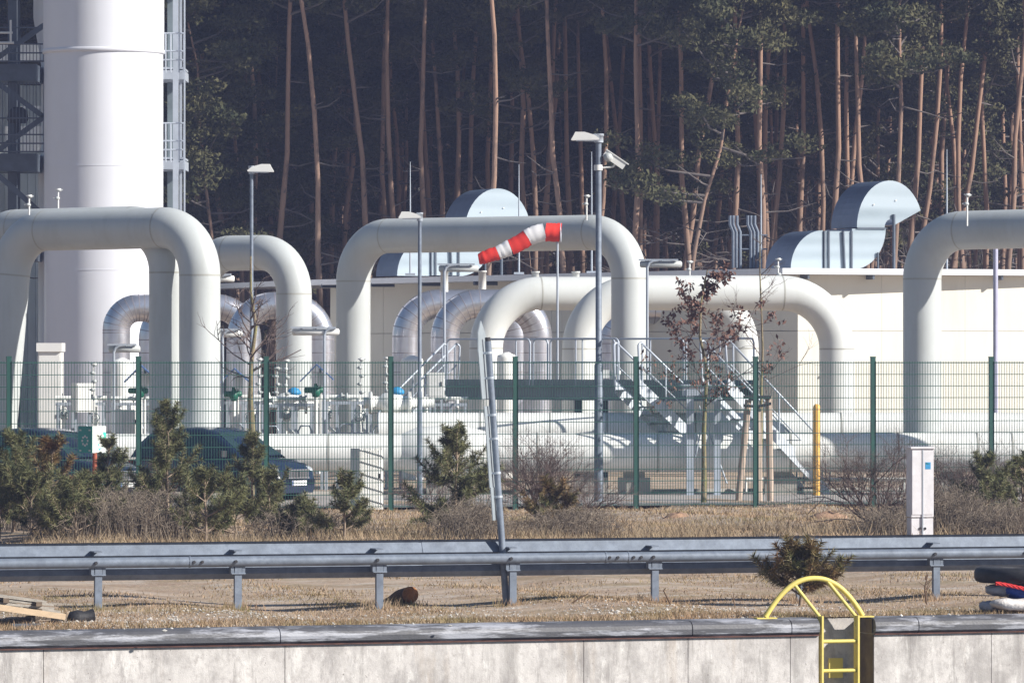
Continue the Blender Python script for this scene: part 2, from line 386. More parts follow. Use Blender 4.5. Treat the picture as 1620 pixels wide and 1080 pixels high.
for px in (-66, 156, 377, 601, 812, 1037, 1266, 1482, 1700):
    t = RL.t(px); m = MB()
    m.obox(RL.q(t, 0, .22), RL.u*.045, RL.n*.004, Vector((0, 0, .32))); m.obox(RL.q(t-.043, .03, .22), RL.u*.003, RL.n*.03, Vector((0, 0, .32))); m.obox(RL.q(t+.043, .03, .22), RL.u*.003, RL.n*.03, Vector((0, 0, .32)))
    m.build('post', GALV, gr)
    m = MB(); m.obox(RL.q(t-.01, .10, .735), RL.u*.05, RL.n*.12, Vector((0, 0, .008)))
    m.obox(RL.q(t-.01, .08, .47), RL.u*.05, RL.n*.08, Vector((0, 0, .006)))
    m.obox(RL.q(t-.075, .05, .50), RL.u*.02, RL.n*.05, Vector((0, 0, .05))); m.obox(RL.q(t+.07, .05, .50), RL.u*.02, RL.n*.05, Vector((0, 0, .045)))
    m.tube([RL.q(t-.09, -.01, .445), RL.q(t+.09, -.01, .445)], .012, 6)
    m.build('bracket', GALV, gr)
    m = MB(); m.tube([RL.q(t-.05, -.085, TZ), RL.q(t-.05, -.05, TZ)], .022, 6); m.build('bolt', DARK, gr)
for px in (305, 318, 962, 975, 1000, 1012, 1618):
    t = RL.t(px); m = MB(); m.tube([RL.q(t, -.08, TZ), RL.q(t, -.05, TZ)], .02, 6); m.build('bolt', DARK, gr)
for px in (300, 958, 994): 
    t = RL.t(px); m = MB(); m.tube([RL.q(t-.012, 0, TZ), RL.q(t+.012, 0, TZ)], .072, 12); m.build('tube_joint', GALV, gr)

# ------------------------------------------------------------------ leaning sign pole between tube and beam
b0 = RL.q(RL.t(801, .112), .112, 0); top = b0+Vector((-.235, .05, 3.36)); ax = (top-b0)
sp = thing('sign_pole', 'leaning grey tube pole with edge-on traffic signs behind the guard rail', 'sign pole', b0)
m = MB(); m.tube([b0, b0+ax*.36], .044, 12); m.tube([b0+ax*.355, top], .042, 12); m.build('pole', GALV, sp)
m = MB(); m.tube([top, top+ax.normalized()*.05], .036, 10); m.build('pole_cap', DARK, sp)
sd = Vector((.13, .991, 0)); sn = Vector((-.991, .13, 0))
def onp(f): return b0+ax*f
SGB = M('grey_sign_back', (.30, .34, .37), .5, .2)
m = MB(); c = onp(.93)+sn*.07
pr = [(-.30, -.5), (.30, -.5), (.34, .1), (.26, .34), (.0, .50), (-.26, .34), (-.34, .1)]
axn = ax.normalized(); sd2 = Vector((.17, .985, 0)).normalized(); sn2 = Vector((-.985, .17, 0))
m.prism(pr, c, sd2, axn, sn2, .012); m.build('round_sign', SGB, sp)
m = MB(); c = onp(.60)+sn*.07; m.obox(c, sd2*.22, axn*.52, sn2*.006); m.build('sign_plate', SGB, sp)
m = MB(); c = onp(.385)+sn*.06; m.obox(c, sd2*.22, axn*.21, sn2*.006); m.build('sign_plate', SGB, sp)
for f in (.955, .86, .72, .63, .41, .50):
    m = MB(); c = onp(f); m.lathe(c-axn*.012, [(.05, 0), (.05, .03)], 12, axn); m.obox(c+sn*.05, sn*.05, axn*.014, sd*.03); m.build('clamp', STEELL, sp)

# ------------------------------------------------------------------ mesh fence
fe = thing('mesh_fence', 'green double-wire mesh security fence in front of the gas plant', 'fence', FN.q(10, 0, 0))
pxs = [-196, 14, 219, 421, 618, 815, 1006, 1195, 1381, 1568, 1752]
for px in pxs:
    t = FN.t(px); m = MB(); m.obox(FN.q(t, 0, 1.59), FN.u*.05, FN.n*.035, Vector((0, 0, 1.6))); m.obox(FN.q(t, 0, 3.2), FN.u*.054, FN.n*.039, Vector((0, 0, .012))); m.build('post', FENCE, fe)
for a, b in zip(pxs[:-1], pxs[1:]):
    ta, tb = FN.t(a)+.05, FN.t(b)-.05; m = MB(); n_ = 44
    for k in range(n_+1):
        t = ta+(tb-ta)*k/n_; m.obox(FN.q(t, -.045, 1.58), FN.u*.0045, FN.n*.0045, Vector((0, 0, 1.53)))
    for k in range(13):
        z = .08+.25*k
        for d in (-.055, -.035): m.obox(FN.q((ta+tb)/2, d, z), FN.u*((tb-ta)/2), FN.n*.005, Vector((0, 0, .0075 if k != 12 else .011)))
    m.build('mesh_panel', FENCE, fe)

# ------------------------------------------------------------------ big cream pipe loops
def seam(m, p, d, r, wd=.02): m.tube([p-d*wd, p+d*wd], r*1.006, 32, False, mi=1)
def loop(label, pts, r, bend, mat=CREAM, grp=None, name='pipe_loop', cat='pipe loop'):
    path = fillet(pts, bend, 16); m = MB(); m.tube(path, r, 40)
    for i in range(1, len(pts)-1):
        k0 = 1+(i-1)*17; k1 = k0+16
        for k, dd in ((k0, (path[k0]-path[k0-1]).normalized()), (k1, (path[min(k1+1, len(path)-1)]-path[k1]).normalized())): seam(m, path[k], dd, r)
    g = path[0].lerp(path[-1], .5); g.z = min(p.z for p in path)
    return tag(m.build(name, [mat, SEAM]), label, cat, grp)
GL = 'cream pipe loops standing over the headers'
th = R(38); e1 = Vector((math.cos(th), -math.sin(th), 0))
# L1, front left: leans out on the left
c1 = P(316, 359, 132.5); c0 = P(0, 366, 132.5); c0 = c1-e1*((c1.x-c0.x)/e1.x); c0.z = c1.z-.02
foot = c1.copy(); foot.z = 1.35
f0 = P(-6, 690, c0.y); f0.y = c0.y
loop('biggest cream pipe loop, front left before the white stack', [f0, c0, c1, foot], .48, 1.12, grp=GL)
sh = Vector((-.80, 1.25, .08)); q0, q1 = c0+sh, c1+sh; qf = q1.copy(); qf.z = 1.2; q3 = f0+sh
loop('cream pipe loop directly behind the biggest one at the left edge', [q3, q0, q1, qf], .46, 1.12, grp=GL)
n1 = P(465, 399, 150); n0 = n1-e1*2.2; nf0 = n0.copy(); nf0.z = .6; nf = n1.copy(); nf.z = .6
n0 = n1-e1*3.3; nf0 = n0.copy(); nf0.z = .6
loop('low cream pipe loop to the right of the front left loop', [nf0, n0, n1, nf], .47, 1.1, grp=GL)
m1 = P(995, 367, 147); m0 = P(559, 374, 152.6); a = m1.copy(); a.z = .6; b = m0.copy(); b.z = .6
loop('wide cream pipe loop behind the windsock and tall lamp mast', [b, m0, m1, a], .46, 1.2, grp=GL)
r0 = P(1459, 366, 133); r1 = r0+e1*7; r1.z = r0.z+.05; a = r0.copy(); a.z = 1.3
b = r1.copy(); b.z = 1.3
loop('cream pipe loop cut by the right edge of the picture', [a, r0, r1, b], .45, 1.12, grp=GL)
th2 = R(8); e2 = Vector((math.cos(th2), math.sin(th2), 0))
def ab(px0, D0, px1, zpx, r, label, foot_z=.6, bend=1.5):
    p0 = P(px0, zpx, D0); p1 = P(px1, zpx, D0); L_ = (p1.x-p0.x)/e2.x; p1 = p0+e2*L_
    a = p0.copy(); a.z = foot_z; b = p1.copy(); b.z = foot_z
    return loop(label, [a, p0, p1, b], r, bend, mat=CREAM_LIT, grp=GL)
ab(917, 152, 1327, 463, .47, 'sunlit cream pipe loop behind the brown leaved tree', bend=1.5)
ab(769, 155.5, 1176, 464, .46, 'sunlit cream pipe loop bending down behind the leaning sign pole', bend=1.5)

# ------------------------------------------------------------------ silver clad pipes
def clad(label, pts, r, bend, D=0):
    path = fillet(pts, bend, 14); m = MB(); m.tube(path, r, 28)
    for i in range(1, len(pts)-1):
        k0 = 1+(i-1)*15
        for k in range(k0, k0+15, 2):
            d = (path[min(k+1, len(path)-1)]-path[k-1]).normalized(); m.tube([path[k]-d*.012, path[k]+d*.012], r*1.012, 28, False, mi=1)
    for (a, b) in ((path[0], path[1]), (path[-1], path[-2])):
        L_ = (b-a).length; d = (b-a).normalized(); k = .3
        while k < L_:
            p = a+d*k; m.tube([p-d*.01, p+d*.01], r*1.01, 28, False, mi=1); k += .55
    return tag(m.build('clad_pipe', [SILV, SILVS]), label, 'clad pipe', 'silver clad pipes behind the cream loops')
def cl(px0, px1, py, D, r, label, th=8, bend=.95, z0=.3):
    e = Vector((math.cos(R(th)), math.sin(R(th)), 0)); p0 = P(px0, py, D); L_ = ((px1-px0)*D/FPX)/e.x; p1 = p0+e*L_
    a = p0.copy(); a.z = z0; b = p1.copy(); b.z = z0; return clad(label, [a, p0, p1, b], r, bend)
cl(184, 262, 487, 158, .38, 'silver clad pipe bend left of the front cream loops, before the stack', bend=.62)
cl(240, 392, 485, 163, .37, 'silver clad pipe running behind the two left cream loops')
cl(380, 507, 483, 159, .38, 'silver clad pipe arch behind the low cream loop')
cl(643, 815, 480, 164, .41, 'silver clad pipe arch nearest the left half of the wide cream loop')
cl(704, 851, 480, 159, .40, 'second silver clad pipe arch right of the grey lamp post')
cl(960, 1085, 492, 166, .38, 'silver clad pipe arch seen behind the tall lamp mast')
def domed(px, py, D, r, label):
    p = P(px, py, D); m = MB(); m.lathe((p.x, p.y, 0), [(r, 0), (r, p.z-r*.6), (r*.92, p.z-r*.3), (r*.65, p.z-.06), (r*.2, p.z)], 20)
    return tag(m.build('domed_riser', CREAM2), label, 'riser pipe', 'short domed cream risers')
domed(193, 566, 150, .30, 'short domed cream riser before the left silver bend')
domed(652, 562, 150, .30, 'short domed cream riser beside the grey lamp post')
domed(802, 557, 152, .27, 'short domed cream riser behind the platform railing')
for px, lab in ((847, 'left stub pipe on the sunlit cream run'), (911, 'right stub pipe on the sunlit cream run')):
    p = P(px, 442, 156); m = MB(); m.lathe((p.x, p.y, p.z-.1), [(.1, 0), (.1, .28), (.12, .28), (.12, .32)], 14); tag(m.build('stub_pipe', WHITEB), 'white '+lab, 'stub pipe', 'white stub pipes on the silver and cream runs')
for px, lab in ((703, 'left'), (763, 'right')):
    p = P(px, 456, 162); m = MB(); m.lathe((p.x, p.y, p.z-.1), [(.11, 0), (.11, .55), (.13, .55), (.13, .6)], 14); tag(m.build('stub_pipe', WHITEB), 'white stub pipe on top of the silver arches, the %s one' % lab, 'stub pipe', 'white stub pipes on the silver and cream runs')

# ------------------------------------------------------------------ headers (long horizontal pipes)
def header(label, px0, px1, z, D, r, extra=()):
    h = MB(); a = G(px0, D, z); b = G(px1, D, z); h.tube([a, b], r, 40)
    for px in extra:
        c = G(px, D, z); h.tube([c-Vector((.02, 0, 0)), c+Vector((.02, 0, 0))], r*1.012, 40, False, mi=1)
    return h
h = header('', -60, 640, 1.0, 131.8, .43, (180, 330, 520)); 
a, b = G(636, 131.8, 1.0), G(700, 131.8, 1.02); h.tube([a, a.lerp(b, .4), b], [.43, .58, .60], 40); h.tube([b, G(740, 131.8, 1.02), G(775, 131.8, 1.0)], [.60, .58, .46], 40)
h.tube([G(770, 131.8, 1.0), G(1720, 131.8, 1.0)], .455, 40)
for px in (850, 1040, 1250, 1420, 1545, 1600):
    c = G(px, 131.8, 1.0); h.tube([c-Vector((.02, 0, 0)), c+Vector((.02, 0, 0))], .462, 40, False, mi=1)
tag(h.build('header_pipe', [CREAM2, SEAM]), 'long pale header pipe lying low in front, behind the fence', 'header pipe')
h = header('', 600, 1720, 1.42, 135.2, .47, (760, 870, 960, 1100, 1330, 1440))
tag(h.build('header_pipe', [CREAM2, SEAM]), 'long pale header pipe just behind and above the front one', 'header pipe')
for i, (px, lab) in enumerate(((430, 'left of the grey cabinet behind the fence'), (700, 'under the bulge of the front header'), (935, 'beside the tall lamp mast'), (1003, 'under the front header left of the steel stair post'), (1235, 'behind the foot of the right stair'), (1505, 'at the right end of the front header'))):
    m = MB(); p = G(px, 131.9, 0); m.box(p, .75, .5, .42, 0); m.box(p+Vector((0, 0, .42)), .5, .3, .15, 0)
    tag(m.build('pedestal', PED), 'brown grey concrete pedestal '+lab, 'pedestal', 'concrete pedestals under the headers')
m = MB(); m.tube([G(1180, 134, .33), G(1436, 134, .33)], .05, 8); m.tube([G(1180, 134, .33), G(1180, 134, 0)], .03, 6); m.tube([G(1430, 134, .33), G(1430, 134, 0)], .03, 6)
tag(m.build('small_pipe', WHITEB), 'thin white pipe close to the ground behind the right stair', 'small pipe')

# ------------------------------------------------------------------ building
BD = 160; cr = G(1238, BD); cl_ = G(470, 178); rr_dir = Vector((math.cos(R(20)), math.sin(R(20)), 0)); rr = cr+rr_dir*16
bd = thing('plant_building', 'low cream plant building with white fascia and rooftop ducts behind the pipes', 'building', (cr+cl_)/2)
RZ = CH+(HY-424)*BD/FPX; dl = (cl_-cr).normalized(); back = Vector((-dl.y, dl.x, 0)); back = back if back.y > 0 else -back
WZ = RZ-.17; ovh = .62
wc = cr+rr_dir*ovh*.9+Vector((-.05, .75, 0)); 
def wallp(m, a, b, th_, z0, z1, mi=0):
    d = (b-a).normalized(); n_ = Vector((-d.y, d.x, 0)); n_ = n_ if n_.y > 0 else -n_
    m.obox((a+b)/2+n_*th_/2+Vector((0, 0, (z0+z1)/2)), (b-a)/2, n_*th_/2, Vector((0, 0, (z1-z0)/2)), mi)
wl = cl_+Vector((1.0, 1.1, 0))
m = MB(); zs = [0, 1.5, CH+(HY-523)*161/FPX, WZ]
for z0, z1 in zip(zs[:-1], zs[1:]): 
    n_ = 6
    for k in range(n_):
        a = wc.lerp(rr, k/n_); b = wc.lerp(rr, (k+1)/n_); d = (b-a).normalized()*.003; wallp(m, a+d, b-d, .25, z0+.005, z1-.005)
m.build('wall', WALLC, bd)
m = MB()
for z0, z1 in zip(zs[:-1], zs[1:]):
    for k in range(8):
        a = wl.lerp(wc, k/8); b = wl.lerp(wc, (k+1)/8); d = (b-a).normalized()*.008; wallp(m, a+d, b-d, .25, z0+.01, z1-.01)
m.build('wall', WALLC, bd)
m = MB(); wallp(m, wc+Vector((0, .06, 0)), rr+Vector((0, .06, 0)), .2, 0, WZ-.02); wallp(m, wl+Vector((.06, .06, 0)), wc+Vector((.06, .06, 0)), .2, 0, WZ-.02); m.build('wall_core', M('wall_core_grey', (.42, .40, .36), .8), bd)
bk = Vector((-.34*12, .94*12, 0))
pts = [cl_, cr, rr, rr+bk*1.1, cl_+bk*.9]
zz = [RZ-.08, RZ, RZ+.0, RZ-.0, RZ-.08]
m = MB(); n_ = 5
m.add([(p.x, p.y, z) for p, z in zip(pts, zz)]+[(p.x, p.y, z-.17) for p, z in zip(pts, zz)], [tuple(range(5)), tuple(range(9, 4, -1))]+[(i, i+5, (i+1) % 5+5, (i+1) % 5) for i in range(5)])
m.build('roof', FASC, bd)
for k in range(8):
    p = cr.lerp(rr, (k+.4)/8)+Vector((0, .05, 0)); m = MB(); m.obox(p+Vector((-.1, .35, RZ-.24)), rr_dir*.03, Vector((-.1, .35, 0)), Vector((0, 0, .06))); m.build('soffit_bracket', STEELD, bd)
for k in range(9):
    p = cl_.lerp(cr, (k+.5)/9); m = MB(); m.obox(p+Vector((.35, .2, RZ-.27)), Vector((.35, .2, 0)), Vector((-.02, .03, 0)), Vector((0, 0, .06))); m.build('soffit_bracket', STEELD, bd)
m = MB(); p = P(1283, 500, 161.3); m.tube([(p.x, p.y-.1, 0), (p.x, p.y-.1, WZ-.1)], .055, 8); m.build('downpipe', STEELL, bd)
m = MB(); p = P(1330, 583, 161.3); m.box((p.x, p.y-.2, p.z), .5, .2, .05, 20); m.box((p.x-.1, p.y-.1, p.z-.1), .15, .2, .1); m.build('wall_shelf', STEELL, bd)

# rooftop ducts: sheet-metal bends of square section
def duct(origin, k, label, be=22):
    e = Vector((math.cos(R(be)), math.sin(R(be)), 0)); z = Vector((0, 0, 1)); wv = Vector((-math.sin(R(be)), math.cos(R(be)), 0))*1.0
    root = thing('roof_duct', label, 'duct', origin, 'galvanised ducts on the plant roof'); o = Vector(origin); W = 1.75*k
    c_ = .0196*k
    def X(px, py): return ((px-1300)*c_, (422-py)*.0184*k)
    arcp = lambda cx, cy, rx, ry, a0, a1, n: [X(cx+rx*math.cos(R(a0+(a1-a0)*i/n)), cy-ry*math.sin(R(a0+(a1-a0)*i/n))) for i in range(n+1)]
    m = MB(); pr = arcp(1302, 422, 52, 61, 180, 90, 12)+[X(1302, 422)]; m.prism(pr, o, e, z, wv, W, mi=0, mi_side=1); m.build('lower_bend', [DUCT, DUCT_SHADE], root)
    m = MB(); m.prism([X(1303, 421), X(1303, 362), X(1347, 362), X(1347, 421)], o, e, z, wv, W, mi_side=1); m.build('straight_duct', [DUCT, DUCT_SHADE], root)
    m = MB(); pr = [X(1349, 422), X(1349, 358)]+arcp(1349, 357, 55, 65, 0, -90, 14); m.prism(pr[1:] , o, e, z, wv, W, mi_side=1); m.build('middle_bend', [DUCT, DUCT_SHADE], root)
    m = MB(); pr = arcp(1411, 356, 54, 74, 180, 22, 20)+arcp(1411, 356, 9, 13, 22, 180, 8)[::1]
    m.prism(pr, o-wv*.004, e, z, wv, W, mi_side=1); m.build('hood', [DUCT, DUCT_SHADE], root)
    for px in (1304, 1311, 1348): x, y = X(px, 0); m = MB(); m.obox(o+e*x+z*(.56*k)-wv*.03, e*.022, wv*.02, z*.55*k); m.build('flange', STEELD, root)
    for py in (357,): x0, y0 = X(1357, py); x1, _ = X(1404, py); m = MB(); m.obox(o+e*(x0+x1)/2+z*y0-wv*.03, e*((x1-x0)/2), wv*.02, z*.02); m.build('flange', STEELD, root)
    for q0, q1, lean_, rad_ in ((1336, 362, -.05, .035), (1416, 335, 0, .045), (1390, 395, 0, .03)):
        x, y = X(q0, q1); m = MB(); m.tube([o+e*x-wv*.05, o+e*(x+lean_)-wv*.05+z*y], rad_, 8); m.build('strut', STEELD, root)
    for (a, b) in ((1384, 320), (1420, 313)):
        x, y = X(a, b); m = MB(); m.lathe(o+e*x+z*y-wv*.02, [(.02, -.02), (.02, .02)], 8, -wv); m.build('lug', WHITEB, root)
    return root
o = G(1300, 163.5, RZ+.02); duct(o, 1.0, 'right rooftop duct with an open curved hood above the white fascia')
o = G(678, 176, RZ+.02); duct(o, 1.06, 'left rooftop duct with its round hood behind the wide pipe loop')
# vent tubes and rods on the roof
def vents(px, lab):
    m = MB()
    for i, dx in enumerate((0, 5, 11)):
        a = P(px+dx, 424, 166); b = P(px+dx, 367, 166); c = P(px+dx-5, 355, 166); d = P(px+dx-5, 341, 166); m.tube([a, b, c, d], .045, 8)
    a = P(px, 372, 166); m.tube([a, P(px+26, 372, 166)], .025, 6); m.tube([P(px, 394, 166), P(px+26, 394, 166)], .025, 6)
    tag(m.build('vent_tubes', GALV), lab, 'vent tubes', 'triple vent tubes on the roof')
vents(1160, 'left trio of thin bent vent tubes on the roof'); vents(1188, 'right trio of thin bent vent tubes on the roof')
for px, y0, D, zb, lab in ((649, 256, 172, RZ, 'thin rod mast left of the left rooftop duct'), (821, 260, 170, RZ, 'thin rod mast beside the left duct hood'), (936, 240, 168, RZ, 'thin rod mast just left of the tall lamp mast'), (1204, 276, 166, RZ, 'thin rod mast by the roof vent tubes'), (1498, 236, 166, RZ, 'thin rod mast over the right pipe loop')):
    a = G(px, D, zb); b = P(px, y0, D); m = MB(); m.tube([a, a.lerp(b, .6), b], [.03, .022, .01], 6); m.box(a-Vector((0, 0, .02)), .3, .3, .06)
    tag(m.build('lightning_rod', STEELL), lab, 'lightning rod', 'lightning rods on the roof')

# ------------------------------------------------------------------ white stack with neighbour
st = thing('exhaust_stack', 'huge white cylindrical stack with a seam ring behind the left pipe loops', 'stack', G(164, 176))
r_ = 1.84; m = MB(); c = G(164, 176)
prof = [(r_, 0)]+[(r_, z) for z in (2, 5.9)]+[(r_*1.004, 5.9), (r_*1.004, 5.93), (r_, 5.93), (r_, 9.1), (r_*1.004, 9.1), (r_*1.004, 9.13), (r_, 9.13), (r_, 12.6)]
m.slathe(c, prof, 96); m.build('shell', WHITE, st)
m = MB(); m.lathe(c, [(r_+.02, 12.60), (r_+.055, 12.62), (r_+.055, 12.72), (r_+.03, 12.74)], 96); m.build('seam_ring', WHITE, st)
m = MB(); m.slathe(c, [(r_+.03, 12.74), (r_+.03, 24)], 96); m.build('upper_shell', WHITE, st)
m = MB(); c = G(150, 181); m.slathe(c, [(1.80, 0), (1.80, 9), (1.70, 10), (1.7, 12.5), (1.78, 13), (1.95, 14), (1.95, 24)], 80)
tag(m.build('exhaust_stack', WHITE), 'second white stack, only its left edge showing behind the huge one', 'stack')

# steel tower behind the stack
tw = thing('steel_tower', 'steel access tower, shaded dark at left, with platforms and railings around the white stack', 'steel tower', G(150, 188))
D1 = 187.0; s1 = D1/FPX
def TB(m, a, b, w_, h_=None, mi=0): m.bar(P(*a), P(*b), w_, h_ or w_, mi=mi)
for (py, th_, D) in ((115, .52, 178.5), (257, .55, 178.5), (-60, .5, 178.5), (400, .5, 178.5)):
    m = MB(); a = P(-60, py, D); b = P(58, py, D)
    m.obox((a+b)/2+Vector((0, 1, 0)), (b-a)/2, Vector((0, 1.2, 0)), Vector((0, 0, th_/2))); m.build('platform', STEELD, tw)  # left side takes a darker steel, its shade put into the colour
for (py) in (115, 257, -30):
    m = MB(); a = P(246, py+4, 178.5); b = P(292, py+4, 178.5)
    m.obox((a+b)/2+Vector((0, 1, 0)), (b-a)/2, Vector((0, 1.2, 0)), Vector((0, 0, .14))); m.obox((a+b)/2+Vector((0, 1, .21)), (b-a)/2*.98, Vector((0, 1.15, 0)), Vector((0, 0, .03))); m.build('side_platform', STEELL, tw)  # right side takes a lighter steel, sunlight put into the colour
    m = MB()
    for yy in (py-62, py-34, py-20): m.tube([P(250, yy, 177.4), P(291, yy, 177.4)], .028, 6)
    for xx in (262, 270, 283, 291): m.tube([P(xx, py, 177.4), P(xx, py-62, 177.4)], .028, 6)
    m.build('railing', STEELL, tw)
for xx, D, w_, mt in ((278, 178, .17, STEELL), (286, 179.5, .08, STEELL), (292, 177.3, .05, STEELL), (270, 180.5, .2, STEELG), (20, 179.3, .28, STEELD), (24, 181, .3, STEELD), (-55, 178, .3, STEELD)):
    m = MB(); m.bar(G(xx, D), G(xx, D, 24), w_); m.build('column', mt, tw)
for (a, b) in (((-30, 110), (70, 40)), ((-20, 120), (90, 200)), ((-20, 250), (80, 177.7)), ((-20, 262), (80, 350)), ((-60, 30), (30, -60))):
    m = MB(); TB(m, (*a, 178.4), (*b, 178.4), .16); m.build('brace', STEELD, tw)
for py in (98, 241):
    m = MB()
    for yy in (py-1, py-14, py-28, py-54): m.tube([P(-60, yy, 177.7), P(72, yy, 177.7)], .025, 5)
    for k in range(26): xx = -50+k*5.4; m.bar(P(xx, py, 177.7), P(xx, py-(28 if py < 200 else 110), 177.7), .022)
    m.build('railing', STEELD, tw)
m = MB()
for xx, yy in ((17, 50), (-4, 60)): m.tube([P(xx, yy-18, 177.4), P(xx, yy+18, 177.4)], .035, 6)
m.tube([P(-10, 52, 177.4), P(20, 52, 177.4)], .035, 6); m.tube([P(-20, 68, 177.4), P(22, 68, 177.4)], .04, 6); m.build('handrail_end', WHITEB, tw)
m = MB(); a = P(28, 185, 178.6); m.lathe(a-Vector((0, 0, .2)), [(.25, 0), (.34, .1), (.3, .4), (.15, .5)], 10); m.tube([a+Vector((0, 0, -.6)), a], .1, 8); m.build('motor', DARK, tw)
# clad hall behind the tower
hb = thing('clad_hall', 'grey ribbed metal hall wall behind the dark steel tower at the left edge', 'building', G(-40, 198))
m = MB(); a = P(-300, 0, 189); b = P(74, 0, 192); a.z = 0; b.z = 0; d = (b-a).normalized(); n_ = 60
RIB = M('ribbed_cladding', (.50, .55, .55), .6, .1, var=.08, scale=1)
for k in range(n_):
    p = a.lerp(b, (k+.5)/n_); m.obox(p+Vector((0, 0, 6.2)), d*((b-a).length/n_*.5*.97), Vector((-d.y, d.x, 0))*(.08 if k % 2 else .03), Vector((0, 0, 6.2)))
m.build('wall', RIB, hb)
m = MB()
for (x0, x1, y0, y1) in ((28, 72, 70, 97), (0, 26, 70, 97), (8, 70, 200, 240), (24, 40, 168, 172), (50, 68, 168, 172)):
    m = MB(); p, q = P(x0, y1, 188.6), P(x1, y0, 188.6); m.obox((p+q)/2, Vector(((q.x-p.x)/2, 0, 0)), Vector((0, .05, 0)), Vector((0, 0, (q.z-p.z)/2))); m.build('white_panel', WHITEB, hb)

# ------------------------------------------------------------------ lamps, mast, camera, windsock
def floodhead(root, p, dirx, sz):
    m = MB(); z = Vector((0, 0, 1)); ex = Vector((dirx, 0, 0))
    pr = [(0, -.03), (.12, .06), (.36, .13), (.36, .13), (.58, .13), (.62, .05), (.68, -.05), (.66, -.07), (.02, -.06)]
    pr = [(a*sz, b*sz) for a, b in pr]; pr = pr[:3]+pr[4:]
    m.prism(pr, p+Vector((0, -.16*sz, 0)), ex, z, Vector((0, 1, 0)), .34*sz); m.build('lamp_head', WHITEB, root)
    m = MB(); m.obox(p+ex*.3*sz+z*(-.075*sz), ex*.26*sz, Vector((0, .13*sz, 0)), z*.01); m.build('lamp_lens', LENS, root)
def lamp(px, D, ytop, r0, r1, label, dirx, sz, name='lamp_post', hx=0):
    b = G(px, D); t = P(px, ytop, D); root = thing(name, label, 'lamp post', b, 'lamp posts in the plant')
    m = MB(); m.tube([b, b.lerp(t, .38), b.lerp(t, .385), t], [r0*1.25, r0*1.15, r1, r1*.9], 14); m.build('pole', GALV, root)
    m = MB(); m.lathe(t-Vector((0, 0, .05)), [(r1*1.5, 0), (r1*1.5, .14), (r1*1.7, .14), (r1*1.7, .19)], 12); m.tube([t+Vector((0, 0, .05)), t+Vector((dirx*.12, 0, .05))], .03, 8); m.build('bracket', STEELL, root)
    floodhead(root, t+Vector((hx, 0, .06)), dirx, sz); return root
lamp(398, 134, 272, .05, .045, 'slim lamp post with one head behind the bare left tree', 1, .92, hx=-.1)
lamp(664, 128.5, 346, .052, .045, 'slim lamp post with its head left, before the wide pipe loop', -1, .75, hx=.03)
lm = lamp(947, 125, 222, .085, .07, 'tall thick lamp mast with floodlight and security camera', -1, .92, hx=.02)
t = P(947, 222, 125); lm['category'] = 'lamp mast'
m = MB(); a = P(950, 266, 125); m.tube([a, a+Vector((.28, -.02, .03)), a+Vector((.33, -.02, .10))], .022, 8); m.lathe(a+Vector((-.05, 0, -.05)), [(.095, 0), (.095, .12)], 12); m.build('camera_arm', WHITEB, lm)
m = MB(); c = P(972, 253, 125); ux = Vector((.22, -.02, -.15)); uz = Vector((.15, 0, .22)).normalized()
m.obox(c, ux, Vector((0, .07, 0)), uz*.075); m.obox(c+uz*.09+ux*.08, ux*1.12, Vector((0, .085, 0)), uz*.012); m.build('security_camera', WHITEB, lm)
m = MB(); m.lathe(P(962, 249, 125)-Vector((0, .05, 0)), [(.02, -.06), (.1, -.04), (.1, .04), (.02, .06)], 12, Vector((0, 1, 0))); m.build('camera_mount', GREYB, lm)
# lilac mast in front of the right facade
m = MB(); b = G(1575, 142); t = P(1575, 398, 142); m.tube([b, t], .062, 10)
VIO = M('lilac_grey_pole', (.42, .42, .55), .45, .2); mo = thing('lamp_post', 'plain grey mast in front of the sunlit wall under the right loop', 'lamp post', b, 'lamp posts in the plant')
m.tube([t, P(1575, 352, 142)], .062, 10, True); m.build('pole', VIO, mo); m = MB(); m.box(P(1575, 352, 142), .3, .2, .06); m.build('lamp_head', WHITEB, mo)

# windsock
wb = P(882, 606, 139.5); ws = thing('windsock', 'red and white striped windsock on a thin pole above the platform', 'windsock', wb)
wt = P(882, 362, 139.5); m = MB(); m.tube([wb, wt], .028, 8); m.tube([wt+Vector((0, 0, -.25)), wt+Vector((0, 0, .02))], .04, 8); m.build('pole', STEELL, ws)
ctr = [(887, 368, 15), (874, 367.5, 14.5), (862, 367, 14.5), (846, 371, 14), (835, 376, 13.5), (821, 385, 13.2), (808, 391, 12.8), (797, 396, 11.8), (788, 400, 11), (775, 404, 10.4), (764, 408, 10), (757, 410, 8)]
cp = [P(a, b, 139.5) for a, b, c in ctr]; cr_ = [c*139.5/FPX for a, b, c in ctr]
for i, (a, b, mt) in enumerate(((0, 2, REDF), (2, 4, WHF), (4, 6, REDF), (6, 8, WHF), (8, 11, REDF))):
    m = MB(); pts = []; rs = []
    for k in range(a, b):
        for q in range(4): f = q/4; pts.append(cp[k].lerp(cp[k+1], f)+Vector((0, 0, .006*math.sin(k*5+q*2)))); rs.append(cr_[k]*(1-f)+cr_[k+1]*f+.006*math.sin(k*7+q*2.6))
    pts.append(cp[b]); rs.append(cr_[b]); m.tube(pts, rs, 20, cap=(i in (0, 4))); m.build('sock_band', mt, ws)
m = MB(); m.tube([cp[0]+Vector((.01*math.cos(k*.524), math.cos(k*.524)*cr_[0], math.sin(k*.524)*cr_[0])) for k in range(13)], .012, 6, False); m.build('hoop', STEELL, ws)

